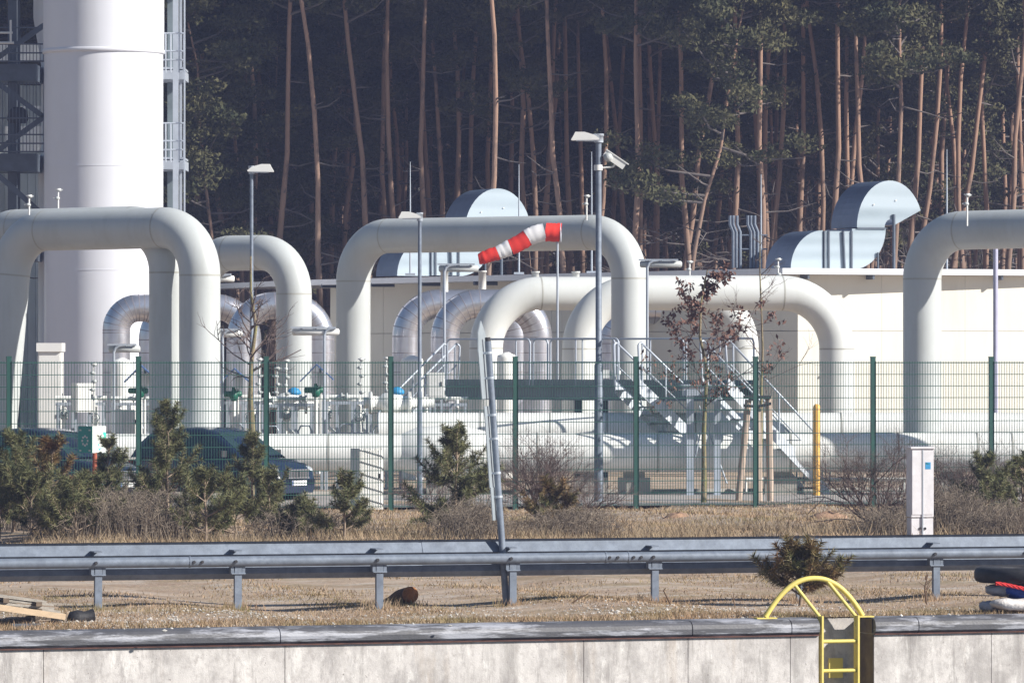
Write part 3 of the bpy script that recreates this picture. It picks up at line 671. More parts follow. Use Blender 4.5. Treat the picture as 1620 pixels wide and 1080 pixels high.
# strip lamps on bent tubes
def strip(px0, px1, py, ppx, pyb, D, lab, mt=GREYB):
    b = P(ppx, pyb, D); root = thing('strip_lamp', lab, 'strip lamp', b, 'strip lamps on bent poles'); s = D/FPX
    m = MB(); m.tube([b, P(ppx, py+9, D), P(ppx+3, py+2, D), P(ppx+9, py-1, D), P(ppx+18, py-2, D)], .035, 8); m.build('pole', STEELL, root)
    m = MB(); a = P(px0, py+4, D+.1); c = P(px1, py+4, D+.1); m.tube([a, a.lerp(c, .03), a.lerp(c, .97), c], [.05, .085, .085, .05], 10); m.build('lamp_tube', mt, root)
    m = MB(); m.bar(P(px0-2, py-3, D), P(px1-6, py-3, D), .06, .04)
    for f in (.2, .5, .8): q = P(px0+(px1-px0)*f, py-3, D); m.bar(q, q+Vector((0, .1, -.06)), .05)
    m.build('top_bar', STEELL, root)
strip(1012, 1079, 414, 1024, 606, 139, 'grey strip lamp right of the wide pipe loop', GREYB)
strip(694, 757, 421, 703, 606, 141, 'grey strip lamp under the left end of the windsock', GREYB)
strip(462, 537, 521, 513, 700, 136, 'white strip lamp between the low loop and the wide loop', WHITEB)
strip(172, 222, 548, 180, 700, 137, 'grey strip lamp in front of the left silver bend', GREYB)
strip(338, 371, 437, 344, 640, 153, 'small white strip lamp beside the right leg of the biggest loop', WHITEB)
strip(340, 384, 524, 352, 700, 137, 'white strip lamp behind the bare left tree', WHITEB)

# ------------------------------------------------------------------ vent valves (thin stacks of fittings)
def ventv(px, yt, D, zb, lab, first=[None]):
    p = P(px, yt, D); h = p.z-zb
    root = thing('vent_valve', lab, 'vent valve', (p.x, p.y, zb), 'slim vent valves')
    m = MB(); m.tube([(p.x, p.y, zb), (p.x, p.y, p.z)], .022, 6)
    m.build('riser', WHITEB, root); m = MB(); n_ = max(2, int(h/.28))
    for k in range(min(n_, 5)):
        z = p.z-.03-k*.2; m = MB(); m.lathe((p.x+.02*(-1)**k, p.y, z-.05), [(.03, 0), (.065, .02), (.065, .05), (.04, .08)], 8); m.box((p.x+.06*(-1)**k, p.y, z-.02), .1, .04, .03); m.build('valve_body', GREYB, root)
    m = MB(); m.lathe((p.x, p.y, p.z-.04), [(.075, 0), (.075, .03)], 10); m.build('handwheel', WHITEB, root)
for a in ((46, 308, 133.8, 6.55, 'slim vent valve on the rear left loop'), (92, 298, 137.4, 6.55, 'slim vent valve on the front left loop, before the stack'), (928, 308, 147, 6.75, 'slim vent valve on the wide pipe loop'), (1530, 306, 130, 6.2, 'slim vent valve on the right pipe loop'), (1231, 408, 153, 5.0, 'slim vent valve before the corner of the white fascia'), (1091, 412, 153, 5.0, 'slim vent valve behind the crown of the brown leaved tree'),
          (148, 574, 136, 1.4, 'slim vent valve beside the white cabinet on the left'), (453, 568, 138, 1.4, 'slim vent valve before the low cream loop'), (571, 566, 139, 1.4, 'slim vent valve before the left leg of the wide loop'), (611, 564, 139, 1.4, 'slim vent valve left of the domed riser and lamp post'), (410, 566, 139, 1.4, 'slim vent valve right of the bare left tree'), (438, 580, 141, 1.4, 'slim vent valve behind the fence post at the low loop'), (590, 398, 133, 0.9, None)):
    if a[4]: ventv(*a)

# ------------------------------------------------------------------ valve skids between loops and header
def skid(root):
    o = WL[root]; u = Vector((1, 0, 0))
    m = MB()
    for x in (-.55, -.18, .2, .55): m.bar(o+Vector((x, -.2, 0)), o+Vector((x, -.2, 2.05)), .06); m.bar(o+Vector((x, .3, 0)), o+Vector((x, .3, 2.05)), .06)
    m.bar(o+Vector((-.6, -.2, 2.08)), o+Vector((.6, -.2, 2.08)), .07); m.bar(o+Vector((-.6, .3, 2.08)), o+Vector((.6, .3, 2.08)), .07); m.bar(o+Vector((-.6, -.2, 1.35)), o+Vector((.6, -.2, 1.35)), .05)
    m.build('frame', STEELL, root)
    m = MB(); m.tube([o+Vector((-.62, .05, 2.22)), o+Vector((.62, .05, 2.22))], .055, 10)
    m.tube([o+Vector((-.4, .05, 2.2)), o+Vector((-.4, .05, 1.5)), o+Vector((-.15, .05, 1.3)), o+Vector((-.15, .05, .4))], .05, 8)
    m.tube([o+Vector((.35, -.05, 2.2)), o+Vector((.35, -.05, .4))], .06, 8); m.build('pipework', CREAM2, root)
    m = MB()
    for x, z in ((-.4, 1.8), (.35, 1.7), (-.15, 1.0), (0, 2.22)):
        c = o+Vector((x, 0, z)); m = MB(); m.lathe(c-Vector((.09, 0, 0)), [(.05, 0), (.10, .01), (.10, .04), (.06, .06), (.06, .12), (.10, .14), (.10, .17), (.05, .18)], 10, Vector((1, 0, 0)))
        m.tube([c, c+Vector((0, -.18, .05))], .02, 6); m.build('valve', GREYB, root)
    for x, z in ((-.4, 1.8), (.35, 1.7)):
        c = o+Vector((x, -.2, z+.05)); m = MB(); m.tube([c+Vector((.11*math.cos(k*.6283), 0, .11*math.sin(k*.6283))) for k in range(11)], .012, 5, False); m.build('handwheel', STEELG, root)
    m = MB(); c = o+Vector((.05, -.3, 1.1)); m.tube([c+Vector((-.16, 0, -.6)), c+Vector((-.16, 0, .35)), c+Vector((-.1, 0, .47)), c+Vector((.1, 0, .47)), c+Vector((.16, 0, .35)), c+Vector((.16, 0, -.6))], .022, 6); m.build('hoop_guard', STEELL, root)
s0 = None
for i, (px, D, lab) in enumerate(((128, 138, 'beside the white cabinet on the far left'), (215, 140, 'under the left silver bend'), (372, 138.5, 'just right of the biggest loop leg'), (428, 139.5, 'behind the fence post by the low loop'), (480, 137.5, 'before the right leg of the low loop'), (545, 138.2, 'before the left leg of the wide loop'), (598, 139.5, 'left of the flanged valve body'), (700, 138, 'under the left end of the platform'))):
    if s0 is None: s0 = thing('valve_skid', 'small rack of valves and thin pipes '+lab, 'valve rack', G(px, D), 'valve racks between loops and header'); skid(s0)
    else: dup(s0, G(px, D), 0, 'small rack of valves and thin pipes '+lab, scale=(1, 1, .97+.02*(i % 3)))
# flanged valve bodies with blue covers
def bigvalve(px, py, D, lab, blue=True):
    c = P(px, py, D); root = thing('flanged_valve', lab, 'valve', (c.x, c.y, c.z-.35), 'flanged valves'); X = Vector((1, 0, 0))
    m = MB(); m.lathe(c-X*.75, [(.13, 0), (.13, .12), (.26, .12), (.26, .2), (.16, .22), (.16, .4), (.22, .45), (.26, .6), (.26, .8), (.2, .9), (.16, .95), (.16, 1.05), (.27, 1.06), (.27, 1.13), (.12, 1.14), (.11, 1.7)], 16, X); m.build('body', CREAM2, root)
    m = MB(); 
    for dx in (-.59, .35): m = MB(); m.lathe(c+X*dx, [(.27, 0), (.27, .03)], 16, X); m.build('flange', GREYB, root)
    if blue: m = MB(); m.lathe(c+Vector((.05, 0, .2)), [(.13, 0), (.18, .02), (.17, .08), (.11, .15), (.04, .18)], 12); m.build('cover', BLUEM, root)
bigvalve(625, 637, 135.6, 'flanged cream valve with a bright blue cover left of the slim lamp post')
bigvalve(462, 637, 140, 'flanged cream valve with a bright blue cover before the low loop')
# actuators with rain hoods
def actuator(px, py, D, lab):
    c = P(px, py, D); root = thing('actuator', lab, 'actuator', (c.x, c.y, 1.2), 'valve actuators under tilted rain hoods')
    m = MB(); m.lathe((c.x, c.y, c.z-.5), [(.04, 0), (.07, .02), (.11, .1), (.11, .2), (.05, .26), (.05, .34)], 12); m.lathe((c.x-.05, c.y, c.z-.32), [(.04, -.24), (.07, -.22), (.07, .22), (.04, .24)], 10, Vector((1, 0, 0))); m.build('motor', GREENV, root)
    m = MB(); m.tube([(c.x, c.y, 1.2), (c.x, c.y, c.z-.4)], .05, 8); m.tube([(c.x+.1, c.y+.1, 1.2), (c.x+.1, c.y+.1, c.z+.2)], .03, 6); m.build('stand', WHITEB, root)
    m = MB(); a = c+Vector((-.38, 0, -.12)); b = c+Vector((.02, 0, .28)); d = c+Vector((.42, 0, -.08)); y = Vector((0, .3, 0)); t = Vector((0, 0, .03))
    for p, q in ((a, b), (b, d)): m.add([p-y, q-y, q+y, p+y, p-y+t, q-y+t, q+y+t, p+y+t], [(0, 3, 2, 1), (4, 5, 6, 7), (0, 1, 5, 4), (2, 3, 7, 6), (0, 4, 7, 3), (1, 2, 6, 5)])
    m.build('rain_hood', BLUED, root)
    m = MB(); m.box((c.x+.12, c.y, c.z-.2), .18, .2, .3); m.build('terminal_box', WHITEB, root)
actuator(500, 596, 137, 'green actuator under a blue hood before the wide loop left leg')
actuator(370, 602, 138, 'green actuator under a blue hood right of the biggest loop leg')
actuator(222, 597, 138, 'green actuator under a blue hood left of the front loop legs')

def cabinet(name, px0, px1, yt, yb, D, lab, deg=0, dep=.5, mt=WHITEB, legs=0, cat='cabinet', lid=False):
    a = P(px0, yb, D); b = P(px1, yt, D); wd = abs(b.x-a.x); hh = b.z-a.z; c = Vector(((a.x+b.x)/2, D+dep/2, a.z))
    if deg: wd = (wd-dep*abs(math.sin(R(deg))))/math.cos(R(deg))
    root = thing(name, lab, cat, c); m = MB(); m.box(c, wd, dep, hh, deg); m.build('housing', mt, root)
    u = Vector((math.cos(R(deg)), math.sin(R(deg)), 0)); n_ = Vector((-u.y, u.x, 0)); f = c-n_*(dep/2+.004)
    m = MB(); m.obox(f+Vector((0, 0, hh*.5)), u*(wd/2-.03), n_*.006, Vector((0, 0, hh/2-.04))); m.build('door', mt, root)
    m = MB(); m.obox(f-n_*.012+u*(wd*.32)+Vector((0, 0, hh*.55)), u*.015, n_*.012, Vector((0, 0, .05))); m.build('handle', DARK, root)
    if lid: m = MB(); m.box(c+Vector((0, 0, hh)), wd*1.12, dep*1.15, hh*.06, deg); m.build('roof', mt, root)
    if legs: 
        m = MB()
        for s in (-1, 1): m = MB(); m.bar(Vector((c.x+s*wd*.35, c.y, 0)), Vector((c.x+s*wd*.35, c.y, c.z)), .06); m.build('leg', STEELL, root)
    return root
cabinet('instrument_cabinet', 111, 150, 606, 652, 137, 'small white cabinet on a stand left of the slim vent valve', 28, .35, legs=1)
cabinet('instrument_cabinet', 676, 703, 589, 629, 137, 'small white cabinet at the left end of the platform', 0, .3, legs=1)
cabinet('instrument_cabinet', 180, 218, 648, 690, 134.5, 'squat white cabinet with a grey side left of the loop legs', 32, .4)
cabinet('equipment_shed', 60, 96, 556, 783, 150, 'tall white shed between the left loop legs and the stack', 0, 1.0, cat='shed', lid=True)
cabinet('roadside_cabinet', 554, 606, 709, 806, 119.4, 'pale grey cabinet standing right behind the fence', 33, .35, mt=WHITEB)

# ------------------------------------------------------------------ platform and stairs
DZ = 2.53
pa, pb = G(1135, 133.0, DZ), G(705, 139.5, DZ); d = (pa-pb).normalized(); nn = Vector((-d.y, d.x, 0))
pf = thing('steel_platform', 'grey steel walkway platform with railings over the header pipes', 'platform', Vector(((pa.x+pb.x)/2, (pa.y+pb.y)/2, 0)))
wd = 1.3
m = MB(); m.obox((pa+pb)/2+nn*wd/2+Vector((0, 0, -.02)), (pa-pb)/2, nn*wd/2, Vector((0, 0, .02))); m.build('deck', STEELG, pf)
for off in (0, wd):
    m = MB(); c = (pa+pb)/2+nn*off; m.obox(c+Vector((0, 0, -.2)), (pa-pb)/2, nn*.008, Vector((0, 0, .15))); m.obox(c+Vector((0, 0, -.05)), (pa-pb)/2, nn*.06, Vector((0, 0, .008))); m.obox(c+Vector((0, 0, -.345)), (pa-pb)/2, nn*.06, Vector((0, 0, .008))); m.obox(c-nn*.01*(1 if off == 0 else -1)+Vector((0, 0, .07)), (pa-pb)/2, nn*.006, Vector((0, 0, .07)))
    m.build('edge_beam', STEELG, pf)
def railing(root, a, b, h=1.12, seg=2.4, zoff=0):
    L_ = (b-a).length; n_ = max(1, round(L_/seg)); d_ = (b-a)/n_; z = Vector((0, 0, 1))
    for i in range(n_):
        p = a+d_*(i+.02); q = a+d_*(i+.98); m = MB(); dd = (q-p).normalized()
        m.tube(fillet([p, p+z*h, q+z*h, q], .12, 5), .024, 7); m.tube([p+z*h*.5, q+z*h*.5], .018, 6)
        mid = p.lerp(q, .5); m.tube([mid, mid+z*h], .02, 6); m.build('railing', STEELL, root)
railing(pf, pb, pa-d*(pa-G(985, 135.4, DZ)).dot(d) if False else pb+d*((G(985, 135.3, DZ)-pb).dot(d)))
railing(pf, pb+nn*wd, pa+nn*wd)
for px, D, yb in ((915, 136.6, 1.6), (955, 136.2, 1.6)):
    m = MB(); p = G(px, D, 0); m.box(p, .19, .16, DZ-.35); m.build('leg', STEELD, pf)
for px, D in ((1088, 131.0), (1131, 131.0)):
    m = MB(); p = G(px, D, 0); z = DZ-.06 if px < 1100 else DZ-.1
    m.obox(p+Vector((.06, 0, z/2)), Vector((.075, 0, 0)), Vector((0, .005, 0)), Vector((0, 0, z/2))); m.obox(p+Vector((-.02, 0, z/2)), Vector((.005, 0, 0)), Vector((0, .09, 0)), Vector((0, 0, z/2))); m.obox(p+Vector((.06, .17, z/2)), Vector((.075, 0, 0)), Vector((0, .005, 0)), Vector((0, 0, z/2))); m.box(p, .3, .3, .04); m.build('leg', STEELL, pf)
p0, p1 = G(1080, 131.0, DZ-.14), G(1140, 131.0, DZ-.14); m = MB(); m.obox((p0+p1)/2+Vector((0, 0, .05)), (p1-p0)/2, Vector((0, .06, 0)), Vector((0, 0, .12))); m.obox((p0+p1)/2+Vector((0, 1.0, .16)), (p1-p0)/2, Vector((0, 1.1, 0)), Vector((0, 0, .02))); m.build('landing', STEELL, pf)
m = MB(); m.tube([G(1105, 131.05, DZ-.4), G(1150, 131.05, .3)], .02, 6); m.build('tie_rod', STEELL, pf); m = MB(); m.tube([G(1117, 131.05, DZ-.4), G(1100, 131.05, .9)], .02, 6); m.build('tie_rod', STEELL, pf)
m = MB(); m.lathe(P(972, 606, 137.6)-Vector((0, .3, 0)), [(.01, 0), (.16, .25), (.16, .3)], 12); m.box(P(957, 598, 137.3)-Vector((0, .3, 0)), .2, .15, .2); m.build('work_light', WHITEB, pf)

STRG = M('bright_stair_steel', (.52, .56, .62), .5, .1, var=.08)
def stair(lab, top, bot, wv, n_, rail=(1, 1), grp='steel stairs of the platform'):
    root = thing('steel_stair', lab, 'stairs', Vector((bot.x, bot.y, min(bot.z, top.z))), grp); z = Vector((0, 0, 1)); dd = bot-top
    for s in (0, 1):
        m = MB(); a, b = top+wv*s, bot+wv*s; h = Vector((0, 0, .17)); w_ = wv.normalized()*.006
        m.add([a-h-w_, b-h-w_, b+h-w_, a+h-w_, a-h+w_, b-h+w_, b+h+w_, a+h+w_], [(0, 1, 2, 3), (7, 6, 5, 4), (0, 4, 5, 1), (3, 2, 6, 7), (0, 3, 7, 4), (1, 5, 6, 2)]); m.build('stringer', STRG, root)
    hd = Vector((dd.x, dd.y, 0)).normalized()
    for i in range(n_):
        p = top+dd*((i+.5)/n_); m = MB(); m.obox(p+wv/2, hd*.13, wv*.49, z*.018); m.build('tread', STEELG, root)
    for s in (0, 1):
        if not rail[s]: continue
        m = MB(); a, b = top+wv*s, bot+wv*s; up = z*1.05
        m.tube(fillet([a+dd*.0, a+up-dd*.03, a+up+dd*.02, b+up-dd*.1, b+up+dd*.02-z*.1, b+z*.2], .08, 5), .026, 7)
        m.tube([a+up*.5+dd*.02, b+up*.5-dd*.03], .018, 6)
        for f in (.05, .5, .93): q = a+dd*f; m.tube([q, q+up], .022, 6)
        m.build('handrail', STEELL, root)
    return root
stair('right steel stair reaching the ground by the ochre post', P(1152, 609, 130.3), G(1312, 131.9, .05), Vector((-.56, .70, 0)), 11)
stair('middle steel stair between the tall mast and the steel legs', P(1012, 611, 132.7), P(1094, 690, 133.9), Vector((-.56, .70, 0)), 6)
stair('left steel stair dropping left behind the slim lamp post', G(705, 139.8, DZ), G(600, 138.8, .9), Vector((.3, .75, 0)), 8)

m = MB(); m.lathe(G(1292, 130.6), [(.085, 0), (.085, 2.05), (.07, 2.1), (.03, 2.13)], 14); tag(m.build('marker_post', YELP), 'ochre yellow post at the foot of the right stair', 'post')
# tree stakes
for i, (xb, xt, yt, lab) in enumerate(((1168, 1184, 632, 'leaning wooden tree stake left of a fence post'), (1219, 1216, 627, 'upright wooden tree stake right of a fence post'), (1201, 1199, 640, 'wooden tree stake hidden mostly behind a fence post'))):
    m = MB(); m.tube([G(xb, 125.3), P(xt, yt, 125.3)], .075, 10); tag(m.build('tree_stake', STAKE), lab, 'tree stake', 'stakes of the young tree')
m = MB(); m.tube([P(1176, 628, 125.2), P(1220, 628, 125.2)], .04, 8); m.tube([P(1176, 641, 125.15), P(1198, 643, 125.15), P(1220, 638, 125.15)], .035, 6); tag(m.build('tree_tie', DARK), 'dark cross bar and strap tying the tree stakes', 'tree tie')

# ------------------------------------------------------------------ sign board, cabinets outside the fence
sb = thing('info_board', 'small folded green information board on a rusty post', 'sign', G(150, 112))
m = MB(); m.tube([G(150, 112), P(150, 690, 112)], .045, 8); RUST = M('rusty_red_post', (.35, .09, .05), .8, var=.3, scale=8); m.build('post', RUST, sb)
c = P(146, 716, 111.6); hh = 42*111.6/FPX; u1 = Vector((-.8, .6, 0)); u2 = Vector((.75, .66, 0))
SG = M('board_green', (.01, .22, .2), .4, var=.1); SW = M('board_white_green', (.75, .8, .76), .4, col2=(.03, .55, .42), scale=3.5, thr=(.56, .6))
m = MB(); m.obox(c+u1*.18+Vector((0, 0, hh/2)), u1*.18, Vector((-.6, -.8, 0))*.01, Vector((0, 0, hh/2))); m.build('green_panel', SG, sb)
m = MB(); m.obox(c+u2*.165+Vector((0, 0, hh/2)), u2*.165, Vector((.66, -.75, 0))*.01, Vector((0, 0, hh/2))); m.build('white_panel', SW, sb)
m = MB(); 
for k in range(8):
    a = k*math.pi/4; q = c+u1*(.18+.07*math.cos(a))+Vector((0, 0, hh*.45+.09*math.sin(a)))+Vector((-.6, -.8, 0))*.012; m.obox(q, u1*.02, Vector((-.6, -.8, 0))*.002, Vector((0, 0, .02)))
for x, z in ((.06, .08), (.3, .08), (.06, .85), (.3, .85)):
    q = c+u1*x+Vector((0, 0, hh*z))+Vector((-.6, -.8, 0))*.012; m.obox(q, u1*.025, Vector((-.6, -.8, 0))*.002, Vector((0, 0, .015)))
m.build('printed_marks', GREYB, sb)
WCAB = M('weathered_white_plastic', (.62, .61, .64), .6, var=.08, scale=5); layer(WCAB, (.4, .38, .38), 6, .55, .7, (1, 1, .3), amt=.4)
cb = thing('cable_cabinet', 'narrow weathered white cable cabinet with a blue sticker behind the guard rail', 'cabinet', G(1457, 99))
s = 99/FPX; H1 = CH-(709-HY)*s; c = G(1459, 99); u = Vector((math.cos(R(12)), math.sin(R(12)), 0)); n_ = Vector((-u.y, u.x, 0))
m = MB(); m.obox(c+n_*.14+Vector((0, 0, .38*.5)), u*.195, n_*.15, Vector((0, 0, .19))); m.build('base', WCAB, cb)
m = MB(); m.obox(c+n_*.14+Vector((0, 0, (.40+H1)/2)), u*.2, n_*.16, Vector((0, 0, (H1-.40)/2))); m.build('housing', WCAB, cb)
for sgn in (-1, 1):
    m = MB(); m.obox(c+u*.1*sgn-n_*.026+Vector((0, 0, (.43+H1)/2)), u*.088, n_*.006, Vector((0, 0, (H1-.46)/2))); m.build('door', WCAB, cb)
m = MB(); m.obox(c+n_*.13+Vector((0, 0, H1+.012)), u*.22, n_*.19, Vector((0, 0, .015))); m.build('roof', WCAB, cb)
m = MB(); m.obox(c-n_*.03+Vector((0, 0, (.05+H1)/2)), u*.008, n_*.012, Vector((0, 0, (H1-.05)/2))); m.build('centre_bar', STEELL, cb)
m = MB(); q = c+u*.095-n_*.034+Vector((0, 0, H1-.30)); m.obox(q, u*.048, n_*.002, Vector((0, 0, .06))); m.build('sticker', BLUEM, cb)
m = MB(); q = c+u*.095-n_*.037+Vector((0, 0, H1-.275)); m.add([q+u*-.04, q+u*.04, q+u*-.04+Vector((0, 0, .028))], [(0, 1, 2)]); m.build('sticker_mark', GREENV, cb)
for sgn in (-1, 1):
    m = MB(); m.lathe(c+u*.045*sgn-n_*.012+Vector((0, 0, .2)), [(.025, 0), (.025, .012)], 8, -n_); m.build('lock', DARK, cb)

# ------------------------------------------------------------------ cars
def lerp_tab(tab, x):
    for (a, va), (b, vb) in zip(tab[:-1], tab[1:]):
        if a <= x <= b: f = (x-a)/(b-a); return va+(vb-va)*f
    return tab[0][1] if x < tab[0][0] else tab[-1][1]
def make_car(loc, yaw, lab, paint):
    root = thing('parked_car', lab, 'car', loc, 'cars parked behind the fence'); o = Vector((0, 0, 0)); rot = Matrix.Rotation(yaw, 3, 'Z')
    T = lambda x, y, z: Vector(loc)+rot @ Vector((x, y, z))
    zt = [(-2.1, .62), (-2.06, .88), (-1.9, 1.0), (-1, .99), (.6, .98), (1.0, .99), (1.5, .93), (1.9, .82), (2.08, .68), (2.14, .45)]
    hw = [(-2.12, .66), (-1.9, .80), (-1.2, .88), (.9, .88), (1.6, .85), (1.95, .76), (2.14, .60)]
    xs = [-2.12, -2.09, -2.0, -1.85, -1.6, -1.2, -.8, -.3, .2, .6, 1.0, 1.25, 1.5, 1.75, 1.95, 2.06, 2.12, 2.15]
    m = MB(); vs = []
    for x in xs:
        W = lerp_tab(hw, x); Z = lerp_tab(zt, x)
        sec = [(W*.88, .2), (W*.98, .3), (W, .5), (W*.995, min(.7, Z*.85)), (W*.965, Z-.05), (W*.88, Z-.012), (W*.5, Z+.015), (0, Z+.022)]
        full = sec+[(-a, b) for a, b in sec[-2::-1]]
        vs += [T(x, a, b) for a, b in full]
    k = 15; fs = [(i*k+j, (i+1)*k+j, (i+1)*k+j+1, i*k+j+1) for i in range(len(xs)-1) for j in range(k-1)]
    fs += [(i*k, i*k+k-1, (i+1)*k+k-1, (i+1)*k) for i in range(len(xs)-1)]
    m.add(vs, fs, True); n0 = len(xs)-1; m.add([vs[j] for j in range(k)], [tuple(range(k))]); m.add([vs[n0*k+j] for j in range(k)], [tuple(range(k-1, -1, -1))]); m.build('body', paint, root)
    rf = [(-2.02, .98, .74), (-1.85, 1.28, .68), (-1.6, 1.5, .62), (-1.2, 1.59, .60), (-.6, 1.63, .60), (-.1, 1.62, .60), (.25, 1.55, .62), (.6, 1.36, .68), (1.15, 1.0, .78)]
    m = MB(); vs = []
    for x, z, h in rf:
        bw = .85 if -1.9 < x < 1 else .8; sec = [(bw, .96), (bw-(bw-h)*.5, .96+(z-.96)*.5), (h+.05, z-.05), (h-.05, z), (0, z+.02)]; full = sec+[(-a, b) for a, b in sec[-2::-1]]; vs += [T(x, a, b) for a, b in full]
    k = 9; m.add(vs, [(i*k+j, (i+1)*k+j, (i+1)*k+j+1, i*k+j+1) for i in range(len(rf)-1) for j in range(k-1)], True); m.build('cabin', paint, root)
    for sgn in (-1, 1):
        for (xa, xb, ta, tb) in ((-1.75, -.95, -1.55, -.98), (-.9, -.02, -.92, -.06), (.04, .92, .0, .36)):
            def side(x, z):
                zz = lerp_tab([(a, b) for a, b, c in rf], x); h = lerp_tab([(a, c) for a, b, c in rf], x); f = min(1, max(0, (z-.96)/max(.05, zz-.05-.96))); return .85+(h+.05-.85)*f+.008
            zb = 1.0; z1 = lerp_tab([(a, b) for a, b, c in rf], ta)-.09; z2 = lerp_tab([(a, b) for a, b, c in rf], tb)-.09
            q = [(xa, zb), (xb, zb), (tb, z2), (ta, z1)]; m = MB(); m.add([T(x, sgn*side(x, z), z) for x, z in q], [(0, 1, 2, 3)]); m.build('window', GLASS, root)
    m = MB(); m.add([T(1.12, .70, 1.035), T(1.12, -.70, 1.035), T(.34, -.58, 1.535), T(.34, .58, 1.535)], [(0, 1, 2, 3)]); m.build('windscreen', GLASS, root)
    m = MB(); m.add([T(-2.03, .64, 1.04), T(-2.03, -.64, 1.04), T(-1.68, -.54, 1.46), T(-1.68, .54, 1.46)], [(0, 3, 2, 1)]); m.build('rear_window', GLASS, root)
    for sgn in (-1, 1):
        m = MB(); m.obox(T(.78, sgn*.97, 1.06), rot @ Vector((.05, 0, 0)), rot @ Vector((0, .09, 0)), Vector((0, 0, .07))); m.build('wing_mirror', DARK, root)
        m = MB(); m.lathe(T(1.93, sgn*.60, .66), [(.13, -.1), (.14, .0), (.10, .09), (.03, .13)], 14, rot @ Vector((.85, sgn*.5, .1))); m.build('headlight', LENS, root)
        m = MB(); m.obox(T(-2.06, sgn*.66, .78), rot @ Vector((.05, 0, 0)), rot @ Vector((0, .1, 0)), Vector((0, 0, .12))); m.build('tail_light', RUST, root)
        for x in (-1.3, 1.32):
            c_ = T(x, sgn*.80, .31); axv = rot @ Vector((0, sgn, 0)); m = MB(); m.lathe(c_, [(.28, -.1), (.315, -.08), (.315, .08), (.28, .105), (.2, .105)], 24, axv); wh = m.build('wheel', BLK, root)
            m = MB(); m.lathe(c_+axv*.1, [(.2, 0), (.2, .012), (.05, .03)], 18, axv); m.build('rim', CHROME, wh)
    m = MB(); m.obox(T(2.155, 0, .62), rot @ Vector((.012, 0, 0)), rot @ Vector((0, .36, 0)), Vector((0, 0, .085)))
    m.build('grille', DARK, root); m = MB()
    for k in range(13): m.obox(T(2.172, -.33+.055*k, .62), rot @ Vector((.004, 0, 0)), rot @ Vector((0, .006, 0)), Vector((0, 0, .08)))
    for z in (.53, .71): m.obox(T(2.174, 0, z), rot @ Vector((.005, 0, 0)), rot @ Vector((0, .37, 0)), Vector((0, 0, .01)))
    m.build('grille_bars', CHROME, root)
    m = MB(); m.obox(T(2.18, 0, .42), rot @ Vector((.006, 0, 0)), rot @ Vector((0, .26, 0)), Vector((0, 0, .055))); pl = m.build('number_plate', PLATE, root)
    m = MB(); m.obox(T(2.188, -.235, .42), rot @ Vector((.003, 0, 0)), rot @ Vector((0, .022, 0)), Vector((0, 0, .05))); m.build('plate_band', BLUED, pl)
    return root
yw = R(-36)
make_car(G(352, 127.2), yw, 'dark blue car with its front towards the grey cabinet, right of two', CARP)
make_car(G(82, 125.4), yw, 'navy car partly cut by the left edge, behind the green board', CARP2)

def Q(px, d, z=0): return QY.q(QY.t(px, d), d, z)
# ------------------------------------------------------------------ things lying on the quay
pl = thing('plank_pile', 'pile of weathered grey planks with one fresh timber in front at the left edge', 'plank pile', Q(20, 2.2, 0))
rs = random.Random(3); WOODB = M('brown_old_wood', (.24, .18, .13), .85, var=.3, scale=6, stretch=(.3, 6, 6), bump=.3)
for i in range(14):
    lv = i//5; d_ = 1.75+.26*(i % 5)+.06*lv; z = .115+.085*lv; x1 = (100, 92, 97, 88, 94, 84, 90, 76, 83, 70, 72, 60, 66, 48)[i]
    a = Q(-110, d_+rs.uniform(-.08, .12), z+.17+rs.uniform(-.03, .03)); b = Q(x1, d_+rs.uniform(-.08, .08), z-.02+rs.uniform(-.012, .012)); m = MB(); m.bar(a, b, .12, .028); m.build('plank', WOODG if i % 3 else WOODB, pl)
for lv in (0, 1):
    for px_ in (10, 62): m = MB(); m.bar(Q(px_, 1.7, .155+.085*lv+(.05 if px_ < 30 else 0)), Q(px_, 2.95, .155+.085*lv+(.05 if px_ < 30 else 0)), .07, .05); m.build('bearer', WOODB, pl)
m = MB(); m.bar(Q(-120, 1.55, .36), Q(103, 1.45, .10), .05, .07); fp = m.build('plank', WOODN, pl); fp['label'] = 'fresh light timber at the front'
for t_ in (46, 90): m = MB(); m.box(Q(t_, 1.85, 0), .10, .6, .09); m.build('bearer', BLK, pl)
m = MB(); m.bar(Q(18, 1.2, .02), Q(62, 1.2, .02), .12, .04); tag(m.build('board_scrap', STEELD), 'thin dark board scrap on the grass below the plank pile', 'board')
m = MB(); p = Q(128, 1.9, 0); m.lathe(p+Vector((-.1, 0, .05)), [(.03, -.06), (.09, -.02), (.10, .08), (.07, .16), (.09, .26)], 10, Vector((.9, .3, .12))); tag(m.build('bent_rubber_piece', BLK), 'bent dark rubber piece lying left of the first guard rail post', 'rubber piece')

# sawn log
lg = thing('log', 'short brown log with a round orange cut end beside a guard rail post', 'log', G(640, 73.2))
a = G(617, 73.6, .04); b = G(650, 73.0, .115); BK = M('log_bark', (.12, .065, .035), .95, var=.4, scale=14, bump=.7); CUT = M('log_cut_face', (.30, .125, .045), .9, var=.25, scale=16, bump=.4)
pts = [a.lerp(b, f) for f in (0, .2, .4, .6, .8, 1)]; m = MB(); m.tube([G(606, 73.8, 0)]+pts, [.015, .03, .06, .085, .098, .104, .100], 16); m.build('bark', BK, lg)
ax_ = Vector((.45, -.85, .1)).normalized(); m = MB(); m.lathe(b-ax_*.05, [(.09, -.02), (.108, .02), (.105, .06), (.07, .08), (.02, .085)], 18, ax_); m.build('cut_end', CUT, lg)

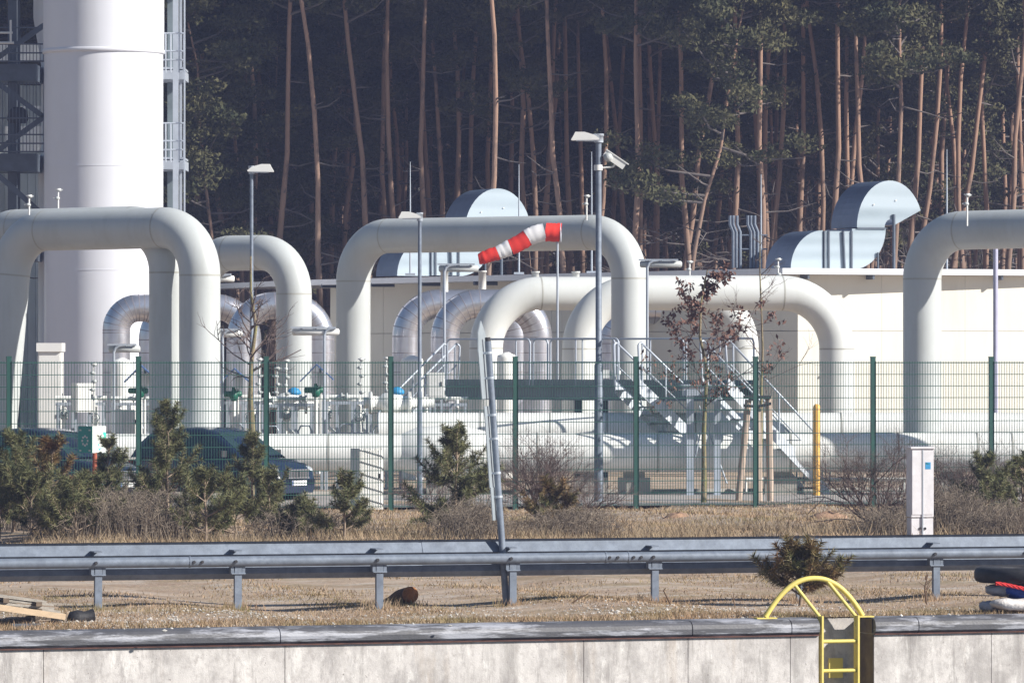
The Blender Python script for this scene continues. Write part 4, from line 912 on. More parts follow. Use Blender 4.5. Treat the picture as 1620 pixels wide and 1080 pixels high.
# tyre fender, rope, bags at right
ty = thing('tyre', 'large black tyre lying flat on blue and grey bags at the right edge', 'tyre', QY.q(QY.t(1625), 1.0, .38))
c = Q(1548, 1.0, .455)+QY.u*.62; m = MB(); m.lathe(c-Vector((0, 0, .095)), [(.34, .0), (.55, .0), (.60, .02), (.62, .06), (.62, .13), (.60, .17), (.55, .19), (.34, .19), (.33, .15), (.33, .04), (.34, 0)], 40); m.build('tread_ring', BLK, ty)
BGB = M('blue_tarp', (.015, .06, .35), .55, var=.2, scale=9, bump=.6, bscale=14); BGG = M('grey_white_sack', (.38, .38, .42), .8, var=.2, scale=7, bump=.6, bscale=16); BGW = M('dusty_white_sack', (.6, .57, .55), .8, var=.15, scale=7, bump=.5)
def sack(px, d, z, lx, ly, lz, mt, lab, nm='sack', tilt=0, grp=None, sd_=0):
    c = Q(px, d, z+lz/2); rr_ = random.Random(sd_); vs = []; fs = []; N_, K_ = 14, 12
    for i in range(N_+1):
        f = -1+2*i/N_; e = (1-abs(f)**3)**.5 if abs(f) < 1 else .12; e = max(e, .12)
        for k in range(K_):
            a = 2*math.pi*k/K_; w1 = 1+.10*math.sin(f*9+k*1.3+sd_)+.06*math.sin(f*23+k*2.7)
            y = math.copysign(abs(math.cos(a))**.8, math.cos(a))*ly/2*e*w1; zz_ = math.copysign(abs(math.sin(a))**.8, math.sin(a))*lz/2*e*w1
            vs.append(c+QY.u*(f*lx/2)+QY.n*y+Vector((0, 0, zz_+f*tilt)))
    fs = [(i*K_+k, i*K_+(k+1) % K_, (i+1)*K_+(k+1) % K_, (i+1)*K_+k) for i in range(N_) for k in range(K_)]+[tuple(range(K_-1, -1, -1)), tuple(range(N_*K_, N_*K_+K_))]
    m = MB(); m.add(vs, fs, True); return tag(m.build(nm, mt), lab, 'sack' if nm == 'sack' else 'tarpaulin', grp)
sack(1604, .95, .19, .75, .5, .17, BGG, 'grey sack with torn white edge directly under the tyre', sd_=1)
sack(1640, .85, .10, 1.05, .5, .20, BGB, 'crumpled bright blue tarpaulin under the tyre', 'tarpaulin', -.09, sd_=2)
sack(1622, .62, .015, .95, .4, .16, BGW, 'dusty white sack at the bottom of the heap', sd_=3, tilt=-.03)
sack(1566, .9, .01, .22, .4, .13, BGG, 'small grey green bag end at the left foot of the heap', sd_=4)
pts = [Q(1575, .48)+QY.u*(.75*f)+Vector((0, 0, .375-.17*f**1.3)) for f in [i/24 for i in range(25)]]
ROPE = M('red_rope_fibre', (.5, .02, .02), .8, var=.3, scale=40); m = MB()
for ph in (0, 2.1, 4.2): m.tube([p+Vector((0, .014*math.cos(i*.9+ph), .014*math.sin(i*.9+ph))) for i, p in enumerate(pts)], .013, 6)
tag(m.build('rope', ROPE), 'red twisted rope running under the tyre', 'rope')

# ------------------------------------------------------------------ plants
def rotv(v, ax, ang): return Quaternion(ax, ang) @ v
def perp(v, rs):
    r_ = Vector((rs.uniform(-1, 1), rs.uniform(-1, 1), rs.uniform(-1, 1))); x = v.cross(r_); return x.normalized() if x.length > .01 else Vector((1, 0, 0))
def needles(m, a, b, n_, ln, wd, rs, fwd=.55):
    a = np.array(a); b = np.array(b); ax = b-a; L_ = np.linalg.norm(ax)+1e-9; ax = ax/L_
    f = rs.rand(n_, 1); base = a+(b-a)*f; d = rs.normal(size=(n_, 3)); d -= (d@ax)[:, None]*ax; d /= np.linalg.norm(d, axis=1)[:, None]+1e-9
    dr = d+ax*fwd*(.6+.8*rs.rand(n_, 1)); dr /= np.linalg.norm(dr, axis=1)[:, None]; l = ln*(.7+.6*rs.rand(n_, 1))
    s_ = np.cross(dr, rs.normal(size=(n_, 3))); s_ /= np.linalg.norm(s_, axis=1)[:, None]+1e-9
    tip = base+dr*l; m.tris(np.stack([base-s_*wd/2, base+s_*wd/2, tip], 1))
def young_pine(px, D, h, lab, seed, spread=.9, need=NEED, dens=1., lean=0, low=.03, name='young_pine'):
    rs = random.Random(seed); nr = np.random.RandomState(seed); b = G(px, D, gz(*G(px, D).xy)-.03); root = thing(name, lab, 'young pine', b, 'young pines along the fence')
    t = MB(); nd = MB(); top = b+Vector((lean, 0, h)); tr = [b.lerp(top, f)+Vector((rs.uniform(-.02, .02), rs.uniform(-.02, .02), 0))*(f < 1) for f in (0, .25, .5, .75, 1)]
    t.tube(tr, [.014+.016*h, .010+.012*h, .014+.005*h, .014, .009], 7)
    def shoot(a, d, L_, dens_):
        e = a+d*L_; t.tube([a, e], [.008, .005], 4, False); needles(nd, a+d*L_*.05, e+d*.03, int(300*L_*dens_*dens)+40, .11, .012, nr)
    shoot(top-Vector((0, 0, .35)), Vector((lean*.1, 0, 1)).normalized(), .45, 1.2)
    nw = max(4, int(h/.27))
    for w_ in range(nw):
        f = low+(1-low)*(w_+.6)/nw; p = b.lerp(top, f); L0 = spread*h*.5*(1-f)**.7+.22
        for k in range(rs.choice((5, 6, 7))):
            a = rs.random()*6.283; el = R(12+50*f+rs.uniform(-12, 14)); d = Vector((math.cos(a)*math.cos(el), math.sin(a)*math.cos(el), math.sin(el))); L_ = L0*rs.uniform(.6, 1.15)
            mid = p+d*L_*.6; d2 = (d+Vector((0, 0, .5))).normalized(); e = mid+d2*L_*.4; t.tube([p, mid, e], [.012, .008, .005], 4, False)
            needles(nd, p.lerp(mid, .45), mid, int(170*L_*dens), .10, .012, nr); needles(nd, mid, e+d2*.03, int(360*L_*.5*dens)+45, .11, .012, nr)
            for q in range(2+int(L_*3)):
                g = rs.uniform(.35, .95); pp = p.lerp(mid, g); d3 = (d+perp(d, rs)*.9+Vector((0, 0, .55))).normalized(); shoot(pp, d3, L_*rs.uniform(.22, .38), 1)
    t.build('trunk', PTRUNK, root); nd.build('needles', need, root); return root
def bush(px, D, h, lab, seed, n_stems=7, spread=.7, mat=TWIG, r0=.018, depth=4, name='bare_bush', cat='bush', ang=.6):
    rs = random.Random(seed); b = G(px, D, gz(*G(px, D).xy)-.02); m = MB()
    def grow(p, d, L_, r_, lv):
        k = 3; pts = [p]; dd = d.copy()
        for i in range(k): dd = (dd+Vector((rs.gauss(0, .16), rs.gauss(0, .16), rs.gauss(.04, .12)))).normalized(); pts.append(pts[-1]+dd*L_/k)
        m.tube(pts, [r_*(1-.45*i/k) for i in range(k+1)], 5 if lv > 2 else 3, False)
        if lv <= 0: return
        for q in range(rs.choice((3, 3, 4))):
            i = rs.choice((1, 2, 3, 3)); pr_ = perp(dd, rs); nd_ = (dd*math.cos(ang)+pr_*math.sin(ang)*rs.uniform(.6, 1.3)).normalized(); grow(pts[i], nd_, L_*rs.uniform(.55, .8), r_*.55, lv-1)
    for k in range(n_stems):
        a = rs.random()*6.283; s_ = rs.uniform(.1, spread); d = Vector((math.cos(a)*s_, math.sin(a)*s_, 1)).normalized()
        grow(b+Vector((math.cos(a)*.08, math.sin(a)*.08, 0)), d, h*.42*rs.uniform(.8, 1.15), r0, depth)
    return tag(m.build(name, mat), lab, cat)
def bramble(px, D, wd, h, lab, seed, n_=420, mat=TWIGB):
    rs = random.Random(seed); c = G(px, D); m = MB()
    for k in range(n_):
        x = c.x+rs.gauss(0, wd/2.6); y = c.y+rs.gauss(0, .8); hh = h*rs.uniform(.35, 1)*math.exp(-((x-c.x)/wd)**2); a = rs.random()*6.283; sp = rs.uniform(.1, .6)*hh
        p0 = Vector((x, y, gz(x, y)-.02)); p1 = p0+Vector((math.cos(a)*sp*.4, math.sin(a)*sp*.4, hh*.6)); p2 = p0+Vector((math.cos(a)*sp, math.sin(a)*sp, hh)); p3 = p2+Vector((math.cos(a)*.15, math.sin(a)*.1, -.05+rs.uniform(-.1, .1)))
        m.tube([p0, p1, p2, p3], [.008, .006, .005, .003], 3, False)
        for q in range(3): g = rs.random(); s0_ = p1.lerp(p2, g); m.tube([s0_, s0_+Vector((rs.gauss(0, .1), rs.gauss(0, .1), rs.uniform(0, .16)))], [.005, .003], 3, False)
    return tag(m.build('bramble_thicket', mat), lab, 'thicket')
YP = [(148, 99.5, .95, 'bushy young pine hiding the post of the green board', 61, 1.6), (372, 100, .9, 'bushy young pine below the doors of the right car', 63, 1.6),
      (476, 101.5, .5, 'low bushy young pine before the bumper of the right car', 64, 1.7), (0, 99, 1.1, 'bushy young pine cut by the left edge, lower of two', 66, 1.6),
      (22, 102, 1.6, 'dense young pine near the left edge, taller of two', 1, 1.4), (82, 101, 1.55, 'young pine with browned needles left of the green board', 2, 1.1), (172, 106, 1.55, 'dark upright young pine directly right of the green board', 3, .6),
      (48, 98.5, 1.0, 'low wide young pine at the bottom left, above the guard rail', 15, 1.9), (120, 97.5, .85, 'low spreading young pine below the green board', 16, 2.2),
      (265, 103, 2.2, 'tall young pine with three candles before the gap between the cars', 4, .85), (325, 98, 1.1, 'broad dark green young pine low in front of the right car', 5, 1.7), (400, 106, 1.6, 'young pine in front of the right car windscreen', 6, .8),
      (425, 104, .95, 'wide young pine before the number plate of the right car', 17, 1.6), (545, 99.5, .95, 'small young pine before the grey cabinet', 7, 1.5), (722, 101, 1.75, 'young pine with bunched upright candles left of the leaning pole', 8, 1.35),
      (870, 103, .8, 'browned stunted young pine under the bare bush', 9, 1.5), (1560, 104, 1.3, 'young pine to the right of the cable cabinet', 10, 1.1), (1618, 105, 1.2, 'dark young pine cut by the right edge', 11, 1.1)]
for px, D, h, lab, sd_, sp_ in YP: young_pine(px, D, h, lab, sd_, sp_, NEEDO if sd_ in (2, 9) else NEED, dens=.62)
yp = young_pine(1266, 72.5, .62, 'scruffy brown and green young pine in front of the guard rail near the ladder', 12, 2.0, NEEDO, .6, low=.12)
bramble(205, 98.5, 1.6, .95, 'grey brown bramble thicket between the left pines', 21, 700); bramble(470, 102, 1.1, .55, 'low brown thicket before the front of the right car', 22, 300)
bramble(90, 104, 1.9, .8, 'tangled thicket among the pines on the far left', 23, 500); bramble(745, 99, .9, .75, 'reddish thicket at the foot of the candle pine', 24, 330); bramble(900, 102, 1.3, .55, 'low straw coloured thicket under the tall mast', 25, 420)
bramble(1500, 103, 1.2, .95, 'dense bare thicket right of the cable cabinet', 26, 650); bramble(1600, 101, 1.0, .7, 'low bare thicket at the right edge', 27, 350); bramble(1400, 101, .7, .6, 'straw thicket left of the cable cabinet', 28, 260)
bush(865, 107, 1.75, 'bare spreading bush between leaning pole and tall mast', 31, 13, 1.1, r0=.024, depth=5)
bush(915, 108, 1.2, 'small bare bush at the foot of the tall mast', 32, 8, .9, depth=5)
bush(1395, 103, 1.85, 'bare twiggy bush left of the cable cabinet', 33, 13, .9, r0=.024, depth=5); bush(1520, 106, 1.5, 'bare twiggy bush right of the cable cabinet', 34, 10, .9, r0=.022, depth=5); bush(1612, 107, 1.6, 'bare dark twiggy bush at the right edge', 35, 9, .9, r0=.022, depth=5)
bush(690, 105, 1.1, 'bare twiggy bush left of the candle pine', 36, 7, .9, depth=5); bush(235, 104, 1.2, 'bare grey bush between the two cars', 37, 9, .8, depth=5)
bush(1018, 73.4, .24, 'tiny dry weed left of the second post from the ladder pine', 41, 3, .5, r0=.006, depth=1, name='dry_weed', cat='weed')
m = MB(); rs = random.Random(9)
STK = M('stick_bark', (.14, .09, .06), .9)
for (x0, x1, z0, z1, lab) in ((898, 931, .01, .17, 'thin slanting dark stick on the grass in the middle'),): m = MB(); m.tube([G(x0, 72, z0), G((x0+x1)/2, 72, (z0+z1)/2+.01), G(x1, 72, z1)], [.012, .010, .006], 5); tag(m.build('stick', STK), lab, 'stick')
m = MB(); m.tube([G(1063, 72.3, -.01), G(1056, 72.3, .10), G(1050, 72.3, .19), G(1053, 72.3, .23)], [.012, .012, .010, .006], 5); tag(m.build('stick', STK), 'short crooked green-brown stick right of a guard rail post', 'stick')
m = MB(); m.tube([G(1163, 72.3, -.01), G(1160, 72.3, .08), G(1161, 72.3, .17)], [.008, .007, .004], 5); m.tube([G(1160, 72.3, .08), G(1167, 72.3, .13)], [.005, .003], 4); tag(m.build('stick', STK), 'tiny forked stick far right of the slanting one', 'stick')
m = MB(); rs = random.Random(5); m.tube([G(1466, 73, -.01), G(1463, 73, .2), G(1468, 73, .38)], [.012, .010, .005], 5)
for k in range(8): a = G(1465, 73, .12+.03*k); m.tube([a, a+Vector((rs.uniform(-.1, .1), 0, rs.uniform(.04, .1)))], [.007, .003], 4)
tag(m.build('dry_weed', STK), 'dry brown weed left of the guard rail post near the right edge', 'weed')

# small trees behind the fence
def small_tree(px, D, h, lab, seed, r0, leaves=0, low=.5, high=1., spread=1., bark=BARKP, zc=None):
    rs = random.Random(seed); b = G(px, D); root = thing('young_tree', lab, 'tree', b, 'young trees behind the fence'); t = MB(); tw_ = MB(); lf = []
    pts = [b+Vector((rs.gauss(0, .012)*i, rs.gauss(0, .012)*i, h*i/7)) for i in range(8)]; t.tube(pts, [r0*(1-.8*i/7) for i in range(8)], 8)
    def grow(p, d, L_, r_, lv):
        q = [p]; dd = d.copy()
        for i in range(4): dd = (dd+Vector((rs.gauss(0, .14), rs.gauss(0, .14), rs.gauss(.05, .1)))).normalized(); q.append(q[-1]+dd*L_/4)
        tw_.tube(q, [r_*(1-.5*i/4) for i in range(5)], 4, False)
        if lv == 0:
            for k in range(leaves): lf.append((q[rs.choice((2, 3, 4))], rs.uniform(.035, .07)))
            return
        for k in range(rs.choice((3, 4, 4))): grow(q[rs.choice((1, 2, 3, 4))], (dd+perp(dd, rs)*rs.uniform(.5, 1.1)).normalized(), L_*rs.uniform(.4, .65), r_*.55, lv-1)
    n_ = 17
    for k in range(n_):
        f = low+(high-low)*(k+rs.random())/n_; p = pts[0].lerp(pts[-1], min(.97, f)); a = rs.random()*6.283; el = R(rs.uniform(10, 45)); L_ = spread*h*.27*(1.15-f)*rs.uniform(.6, 1.2)
        grow(p, Vector((math.cos(a)*math.cos(el), math.sin(a)*math.cos(el), math.sin(el))), L_, r0*.22, 2)
    t.add(tw_.v, tw_.f, True, 1); t.build('trunk', [bark, TWIG], root)
    if leaves:
        l = MB()
        for p, s_ in lf:
            a = Vector((rs.gauss(0, 1), rs.gauss(0, 1), rs.gauss(-.5, 1))).normalized(); b_ = perp(a, rs); p = p+Vector((rs.gauss(0, .03), rs.gauss(0, .03), rs.gauss(0, .03)))
            l.add([p, p+a*s_+b_*s_*.5, p+a*s_*2, p+a*s_-b_*s_*.5], [(0, 1, 2, 3)])
        l.build('dry_leaves', LEAFB, root)
    return root
small_tree(1113, 124.2, 5.1, 'young tree with dry red brown leaves behind the fence', 51, .065, leaves=9, low=.38, spread=1.35)
small_tree(1203, 125.6, 5.9, 'thin bare young tree right of the brown leaved one', 52, .045, low=.35, spread=.8)
small_tree(397, 124.0, 5.4, 'bare mossy young tree in front of the low cream loop', 53, .09, low=.5, high=.8, spread=1.15)

# ------------------------------------------------------------------ pine forest behind the plant
def pine_mesh(seed, h=22, crown=.45, r0=.17, crook=.5):
    rs = random.Random(seed); nr = np.random.RandomState(seed); root = thing('pine_tree', 'tall pine tree standing in the dark forest behind the plant', 'pine tree', (0, 0, 0), 'pines of the forest behind the plant')
    t = MB(); ph = rs.random()*6; n_ = 13; pts = []
    for i in range(n_): f = i/(n_-1); pts.append(Vector((crook*.8*math.sin(f*3.1+ph)*f+.07*math.sin(f*17+ph)+rs.gauss(0, .06), crook*math.cos(f*2.3+ph)*f*.6, h*f)))
    t.tube(pts, [r0*.64*(1.2-.95*i/(n_-1))*(1+rs.gauss(0, .04)) for i in range(n_)], 9)
    br = MB(); nd = MB(); clump = []
    def at(f): x = f*(n_-1); i = min(n_-2, int(x)); return pts[i].lerp(pts[i+1], x-i)
    for k in range(18):                       # dead snags below the crown
        f = rs.uniform(.18, crown+.1); p = at(f); a = rs.random()*6.283; L_ = rs.uniform(.3, 1.7); d = Vector((math.cos(a), math.sin(a), rs.uniform(-.35, .45))); q = p+d*L_*.5; e = q+(d+Vector((rs.gauss(0, .3), rs.gauss(0, .3), rs.gauss(.1, .3))))*L_*.5
        br.tube([p, q, e], [.032, .022, .008], 4, False)
        if rs.random() < .5: br.tube([q, q+Vector((rs.gauss(0, .4), rs.gauss(0, .4), rs.uniform(0, .5)))], [.015, .005], 3, False)
    for k in range(46):
        f = crown+(1-crown)*(k+rs.random())/46; p = at(min(.99, f)); a = rs.random()*6.283; L_ = (1-f)**.5*3.1*rs.uniform(.5, 1.15)+.4; d = Vector((math.cos(a), math.sin(a), rs.uniform(0, .6))).normalized(); e = p+d*L_
        br.tube([p, p.lerp(e, .5)+Vector((0, 0, -.08*L_)), e], [.05, .035, .012], 4, False)
        for g in (.45, .7, .85, 1.0):
            if rs.random() < .85: clump.append((p.lerp(e, g)+Vector((rs.gauss(0, .25), rs.gauss(0, .25), rs.gauss(.1, .15))), rs.uniform(.38, .85)))
    for c, r_ in clump:
        n2 = int(170*r_/.6); u = nr.normal(size=(n2, 3)); u /= np.linalg.norm(u, axis=1)[:, None]; u *= (nr.rand(n2, 1)**.45)*r_*np.array([1, 1, .45]); base = np.array(c)+u
        d1 = nr.normal(size=(n2, 3)); d1 /= np.linalg.norm(d1, axis=1)[:, None]; d2 = np.cross(d1, nr.normal(size=(n2, 3))); d2 /= np.linalg.norm(d2, axis=1)[:, None]; s_ = .08*(.6+.9*nr.rand(n2, 1))
        nd.tris(np.stack([base-d1*s_, base+d1*s_*.6+d2*s_*.5, base+d1*s_*.7-d2*s_*.5], 1))
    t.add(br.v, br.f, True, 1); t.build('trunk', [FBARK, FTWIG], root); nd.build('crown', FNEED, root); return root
PROT = [pine_mesh(100+i, h=h, crown=c, r0=r_, crook=k) for i, (h, c, r_, k) in enumerate(((20, .42, .14, .5), (22, .48, .155, .35), (18, .36, .12, .9), (21, .52, .145, .6), (19, .40, .12, .3), (23, .45, .165, .7), (24, .62, .16, .5), (25, .66, .15, .8), (23, .60, .17, .35)))]
for p in PROT: bpy.context.view_layer.update()
FR = [(376, 356, 'slender reddish pine trunk right of the steel tower'), (395, 400, 'straight pine trunk rising behind the left slim lamp post'), (572, 545, 'bright bent pine trunk left of the wide loop elbow'), (672, 672, 'straight pine trunk above the slim lamp post head'), (773, 778, 'wavy pine trunk rising above the left duct hood'),
      (832, 806, 'pine trunk with a kink right of the left duct hood'), (888, 865, 'leaning pine trunk left of the tall lamp mast'), (945, 958, 'tall bright pine trunk directly behind the lamp mast'), (1000, 1004, 'straight reddish pine trunk right of the security camera'), (1098, 1142, 'right leaning pine trunk above the brown leaved tree'),
      (1112, 1168, 'second right leaning pine trunk above the brown leaved tree'), (1158, 1160, 'dark straight pine trunk behind the roof vent tubes'), (1210, 1205, 'pine trunk directly behind the roof vent rod mast'), (1296, 1284, 'orange pine trunk just left of the right duct hood'), (1315, 1322, 'thin orange pine trunk touching the right duct hood'),
      (1414, 1408, 'thick pine trunk rising above the right duct hood'), (1458, 1487, 'brightest orange pine trunk leaning right of the duct hood'), (1516, 1562, 'forked pine trunk leaning right over the right loop'), (1604, 1625, 'orange pine trunk at the right edge'), (498, 480, 'dark pine trunk above the low cream loop'),
      (318, 312, 'pine trunk immediately right of the steel tower railing'), (612, 607, 'dim pine trunk above the left half of the wide loop'), (716, 720, 'dim pine trunk between slim lamp head and duct hood'), (440, 455, 'dim pine trunk between the two left lamp posts'), (1370, 1352, 'dim pine trunk behind the top of the right duct hood')]
rs = random.Random(77)
for i, (xb, xt, lab) in enumerate(FR):
    D = 186+rs.uniform(-4, 9); X = (xb-810)*D/FPX; tilt = math.atan2((xt-xb)*D/FPX, 6.5)
    # base column is read at photo row 330, 8 m above the ground: step the foot back along the lean
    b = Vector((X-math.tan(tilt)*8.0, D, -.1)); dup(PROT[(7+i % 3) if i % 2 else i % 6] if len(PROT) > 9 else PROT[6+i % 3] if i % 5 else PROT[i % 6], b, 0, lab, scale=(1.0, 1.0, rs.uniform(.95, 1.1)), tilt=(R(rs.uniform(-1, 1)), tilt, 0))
cnt = 0
for row in range(10):
    D0 = 194+row*8.5; n_ = 31 if row < 5 else 21
    for k in range(n_):
        D = D0+rs.uniform(-5, 5); W = 1900*D/FPX; X = -W/2+W*(k+rs.uniform(.05, .95))/n_
        if cnt > 262: break
        dup(PROT[6+rs.randrange(3) if rs.random() < (.7 if row < 5 else .3) else rs.randrange(6)], (X, D, -.1), rs.random()*6.28, scale=(1, 1, rs.uniform(.85, 1.15)), tilt=(R(rs.gauss(0, 1.5)), R(rs.gauss(0, 2.5)), rs.random()*6.28)); cnt += 1
for j, p in enumerate(PROT):                 # the sources themselves take their own spot in the wood
    p.location = (-18+j*4.6, 203+j*2, -.1); WL[p] = p.location
# bare saplings and birches at the wood's edge
def sap(seed, h):
    rs_ = random.Random(seed); m = MB()
    def grow(p, d, L_, r_, lv):
        q = [p]; dd = d.copy()
        for i in range(4): dd = (dd+Vector((rs_.gauss(0, .1), rs_.gauss(0, .1), rs_.gauss(.05, .08)))).normalized(); q.append(q[-1]+dd*L_/4)
        m.tube(q, [r_*(1-.6*i/4) for i in range(5)], 4, False)
        if lv:
            for k in range(5 if lv > 1 else 4): grow(q[rs_.choice((1, 2, 3, 4))], (dd+perp(dd, rs_)*rs_.uniform(.4, .9)).normalized(), L_*rs_.uniform(.35, .6), r_*.45, lv-1)
    for k in range(3): grow(Vector((rs_.gauss(0, .2), rs_.gauss(0, .2), 0)), Vector((rs_.gauss(0, .2), rs_.gauss(0, .2), 1)).normalized(), h*.75, .05, 3)
    return tag(m.build('bare_sapling', FTWIG, origin=(0, 0, 0)), 'bare twiggy sapling at the edge of the forest', 'sapling', 'bare saplings under the pines')
SP = [sap(i, h) for i, h in ((1, 8), (2, 10), (3, 7), (4, 12))]
for k in range(20):
    D = rs.uniform(200, 250); W = 1800*D/FPX; dup(SP[k % 4], (rs.uniform(-W/2, W/2), D, -.1), rs.random()*6.28, scale=rs.uniform(.8, 1.2))
for j, p in enumerate(SP): p.location = (-3+j*5.5, 204+j, -.1)
# the wood beyond, where nothing can be told apart
m = MB(); nr = np.random.RandomState(5)
for k in range(330):
    D = rs.uniform(292, 360); W = 2000*D/FPX; x = rs.uniform(-W/2, W/2); r_ = rs.uniform(.12, .3); m.tube([(x, D, 0), (x+rs.gauss(0, .6), D, 24)], [r_, r_*.6], 5, False)
n2 = 42000; D = nr.uniform(292, 350, n2); base = np.stack([nr.uniform(-1, 1, n2)*1050*D/FPX, D, nr.beta(1.3, 1.0, n2)*24], 1)
cl3 = np.sin(base[:, 0]*.9+base[:, 1]*.4)*np.sin(base[:, 2]*.8+base[:, 0]*.3); keep = (cl3 > -.35) | (nr.rand(n2) < .3); base = base[keep]; n2 = len(base)
d1 = nr.normal(size=(n2, 3)); d1 /= np.linalg.norm(d1, axis=1)[:, None]; d2 = np.cross(d1, nr.normal(size=(n2, 3))); d2 /= np.linalg.norm(d2, axis=1)[:, None]
m2 = MB(); m2.tris(np.stack([base-d1*.35, base+d1*.2+d2*.3, base+d1*.2-d2*.3], 1)); 
far = m.build('far_wood', FBARK); tag(far, 'distant trunks of the far pine wood', 'wood', kind='stuff')
ff = m2.build('far_foliage', FNEED); tag(ff, 'distant dark foliage filling the far pine wood', 'foliage', kind='stuff')
m = MB(); vs = []; xs_ = list(range(-600, 601, 40)); 
for y, z in ((365, -1), (400, 22), (460, 48), (600, 60), (900, -1)):
    for x in xs_: vs.append((x, y, z*(.9+.12*math.sin(x*.013)+.06*math.sin(x*.041)) if z > 0 else z))
nn_ = len(xs_); struct(m.add(vs, [(i*nn_+j, i*nn_+j+1, (i+1)*nn_+j+1, (i+1)*nn_+j) for i in range(4) for j in range(nn_-1)], True).build('hill', HILLM))

# ------------------------------------------------------------------ grass, rubble
nr = np.random.RandomState(11)
def blades(n_, t0, t1, d0, d1, hmin, hmax, wdt, pw=1.0, line=QY, mask=None):
    u_ = nr.rand(n_); d = d0+(d1-d0)*nr.rand(n_)**pw; t = t0+(t1-t0)*u_+d*(.29+.16*u_)
    x = line.o.x+line.u.x*t+line.n.x*d; y = line.o.y+line.u.y*t+line.n.y*d
    if mask is not None: k = mask(x, y, t, d); x, y = x[k], y[k]
    z = .05*np.sin(x*.9+y*.31)*np.sin(y*.23+1)+.03*np.sin(x*2.3+y*.77); z = z*np.clip(((-(x-QY.o.x)*QY.u.y+(y-QY.o.y)*QY.u.x)-.5)/2, 0, 1)
    n_ = len(x); h = nr.uniform(hmin, hmax, n_)*(.6+.8*nr.rand(n_)**2); a = nr.rand(n_)*6.283; ln = nr.uniform(.2, 1.0, n_)*h; a2 = nr.rand(n_)*6.283
    b = np.stack([x, y, z-.01], 1); s_ = np.stack([np.cos(a2), np.sin(a2)*.5, np.zeros(n_)], 1)*wdt/2; tip = b+np.stack([np.cos(a)*ln, np.sin(a)*ln, h], 1)
    return np.stack([b-s_, b+s_, tip], 1)
patch = lambda x, y, t, d: (np.sin(x*1.7+y*.5)+np.sin(x*.6-y*1.1)+nr.normal(size=len(x))*.45) > .35
m = MB(); T0, T1 = QY.t(-40), QY.t(1680)
anyw = lambda x, y, t, d: nr.rand(len(x)) < .999
for mi_, fr in ((0, 1.), (1, .8)):
    m.tris(blades(int(16000*fr), T0, T1, .46, 1.5, .02, .08, .011, 1.1), mi_); m.tris(blades(int(42000*fr), T0, T1, .9, 9, .015, .055, .012, 1, mask=patch), mi_); m.tris(blades(int(9000*fr), T0, T1, .9, 9, .01, .04, .014, 1), mi_); m.tris(blades(int(34000*fr), T0-1, T1+1, 8, 32, .02, .07, .016, 1, mask=patch), mi_)
    m.tris(blades(int(26000*fr), QY.t(-40), QY.t(1680), 24, 50, .02, .09, .022, 1), mi_)
m.tris(blades(30000, QY.t(-40), QY.t(1680), 24, 48, .03, .13, .02, 1, mask=patch))
for (px, D) in ((156, 70.6), (377, 71.6), (601, 72.0), (812, 72.4), (1037, 73.0), (1266, 73.3), (1482, 74), (1457, 98.5), (360, 71), (1020, 72.5), (640, 73)):
    p = G(px, D); n_ = 90; x = p.x+nr.normal(size=n_)*.12; y = p.y+nr.normal(size=n_)*.1; h = nr.uniform(.05, .16, n_); a = nr.rand(n_)*6.28; b = np.stack([x, y, np.zeros(n_)-.02], 1); s_ = np.array([[.006, 0, 0]]); m.tris(np.stack([b-s_, b+s_, b+np.stack([np.cos(a)*h*.5, np.sin(a)*h*.5, h], 1)], 1))
tag(m.build('dry_grass', [GRASS, GRASS2]), 'dry straw coloured grass over the quay strip and verge', 'grass', kind='stuff')
m = MB(); STRAW = M('tall_straw', (.34, .25, .16), .9, col2=(.24, .19, .12), scale=2)
m.tris(blades(9000, QY.t(-40), QY.t(1000), 28, 34, .06, .26, .015)); m.tris(blades(3500, QY.t(1350), QY.t(1680), 27, 34, .10, .34, .015)); m.tris(blades(2500, QY.t(-40), QY.t(1680), 30, 44, .06, .2, .016))
tag(m.build('tall_dry_grass', STRAW), 'taller dry stalks under the shrubs behind the guard rail', 'grass', kind='stuff')
m = MB(); rs = random.Random(4)
ico = [(0, 0, 1), (.9, 0, .2), (.28, .85, .2), (-.72, .53, .2), (-.72, -.53, .2), (.28, -.85, .2), (.5, .4, -.6), (-.5, .4, -.6), (0, -.6, -.6)]
icf = [(0, 1, 2), (0, 2, 3), (0, 3, 4), (0, 4, 5), (0, 5, 1), (1, 6, 2), (2, 6, 7), (2, 7, 3), (3, 7, 4), (4, 7, 8), (4, 8, 5), (5, 8, 1), (1, 8, 6), (6, 8, 7)]
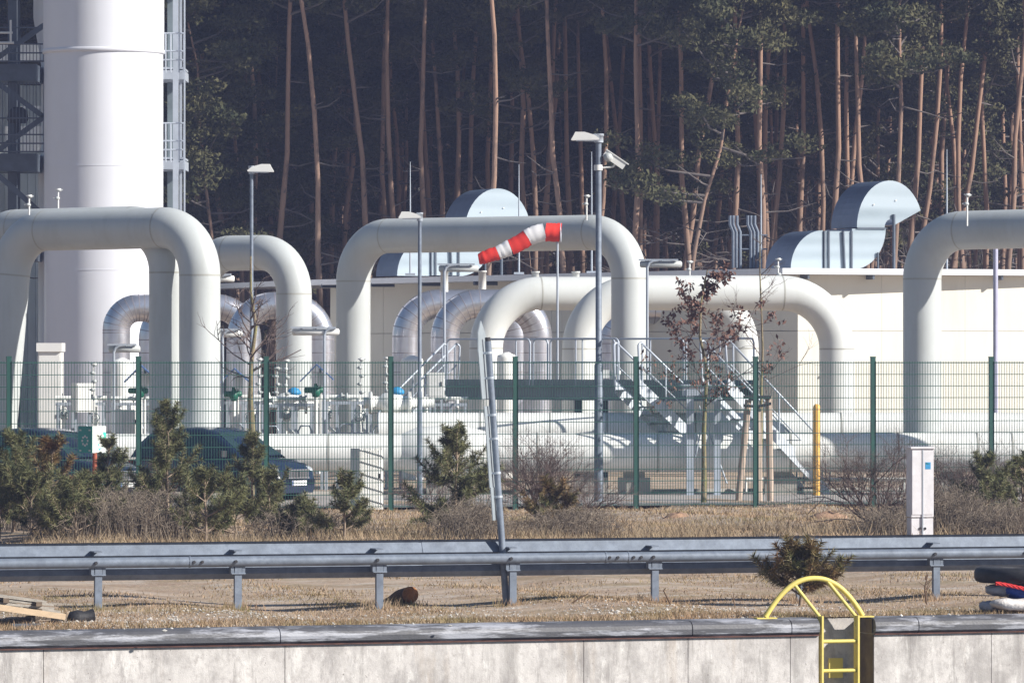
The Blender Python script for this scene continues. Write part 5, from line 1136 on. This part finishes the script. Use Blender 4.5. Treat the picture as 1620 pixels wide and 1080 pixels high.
def pebble(t, d, s_):
    p = QY.q(t, d, 0); p.z = gz(p.x, p.y)*min(1, max(0, (d-.5)/2)); sx, sy, sz = s_*rs.uniform(.7, 1.4), s_*rs.uniform(.7, 1.2), s_*rs.uniform(.4, .8); a = rs.random()*6.28; c_, s2 = math.cos(a), math.sin(a)
    m.add([(p.x+(v[0]*c_-v[1]*s2)*sx, p.y+(v[0]*s2+v[1]*c_)*sy, p.z+v[2]*sz) for v in ico], icf)
for k in range(2600): pebble(rs.uniform(T0, T1), .6+abs(rs.gauss(0, 1.9)), rs.uniform(.007, .022))
for cx, w_, n_ in ((200, 60, 60), (290, 60, 60), (340, 40, 25), (640, 50, 60), (560, 50, 25), (1060, 45, 40), (1130, 30, 15), (1230, 60, 40), (1500, 60, 60), (120, 40, 15), (700, 30, 12)):
    for k in range(n_): pebble(QY.t(cx)+rs.gauss(0, w_/260), 1.35+rs.gauss(0, .5), rs.uniform(.012, .038))
tag(m.build('rubble', STONE), 'pale gravel and rubble strewn along the quay edge', 'rubble', kind='stuff')
for px, D, s_, lab in ((1073, 113, .30, 'sandy molehill on the verge left of the stakes'), (1310, 112, .4, 'reddish earth heap on the verge before the ochre post')):
    m = MB(); p = G(px, D, -.02); r2 = random.Random(px); prof_ = [(s_, 0), (s_*.8, s_*.18), (s_*.5, s_*.33), (s_*.2, s_*.4), (.02, s_*.41)]; m.lathe(p, prof_, 14); m.v = [(x+r2.gauss(0, .03), y+r2.gauss(0, .03), z+r2.gauss(0, .015)) for x, y, z in m.v]
    tag(m.build('earth_heap', M('earth_heap_soil', (.32, .2, .13), .95, var=.3, scale=9)), lab, 'earth heap', 'earth heaps on the verge')

# ------------------------------------------------------------------ air
HAZE = True
if HAZE:
    hz = bpy.data.materials.new('haze'); hz.use_nodes = True; n = hz.node_tree.nodes; n.remove(n['Principled BSDF'])
    pv = n.new('ShaderNodeVolumePrincipled'); pv.inputs['Density'].default_value = .00055; pv.inputs['Color'].default_value = (.50, .58, .98, 1); pv.inputs['Anisotropy'].default_value = .2
    hz.node_tree.links.new(pv.outputs[0], n['Material Output'].inputs['Volume'])
    m = MB(); m.obox(Vector((0, 440, 34)), Vector((1900, 0, 0)), Vector((0, 3200, 0)), Vector((0, 0, 37.5))); m.v = [(x, y, z) for x, y, z in m.v]
    tag(m.build('haze', hz), 'thin bluish haze in the air over the canal and plant', 'haze', kind='stuff')
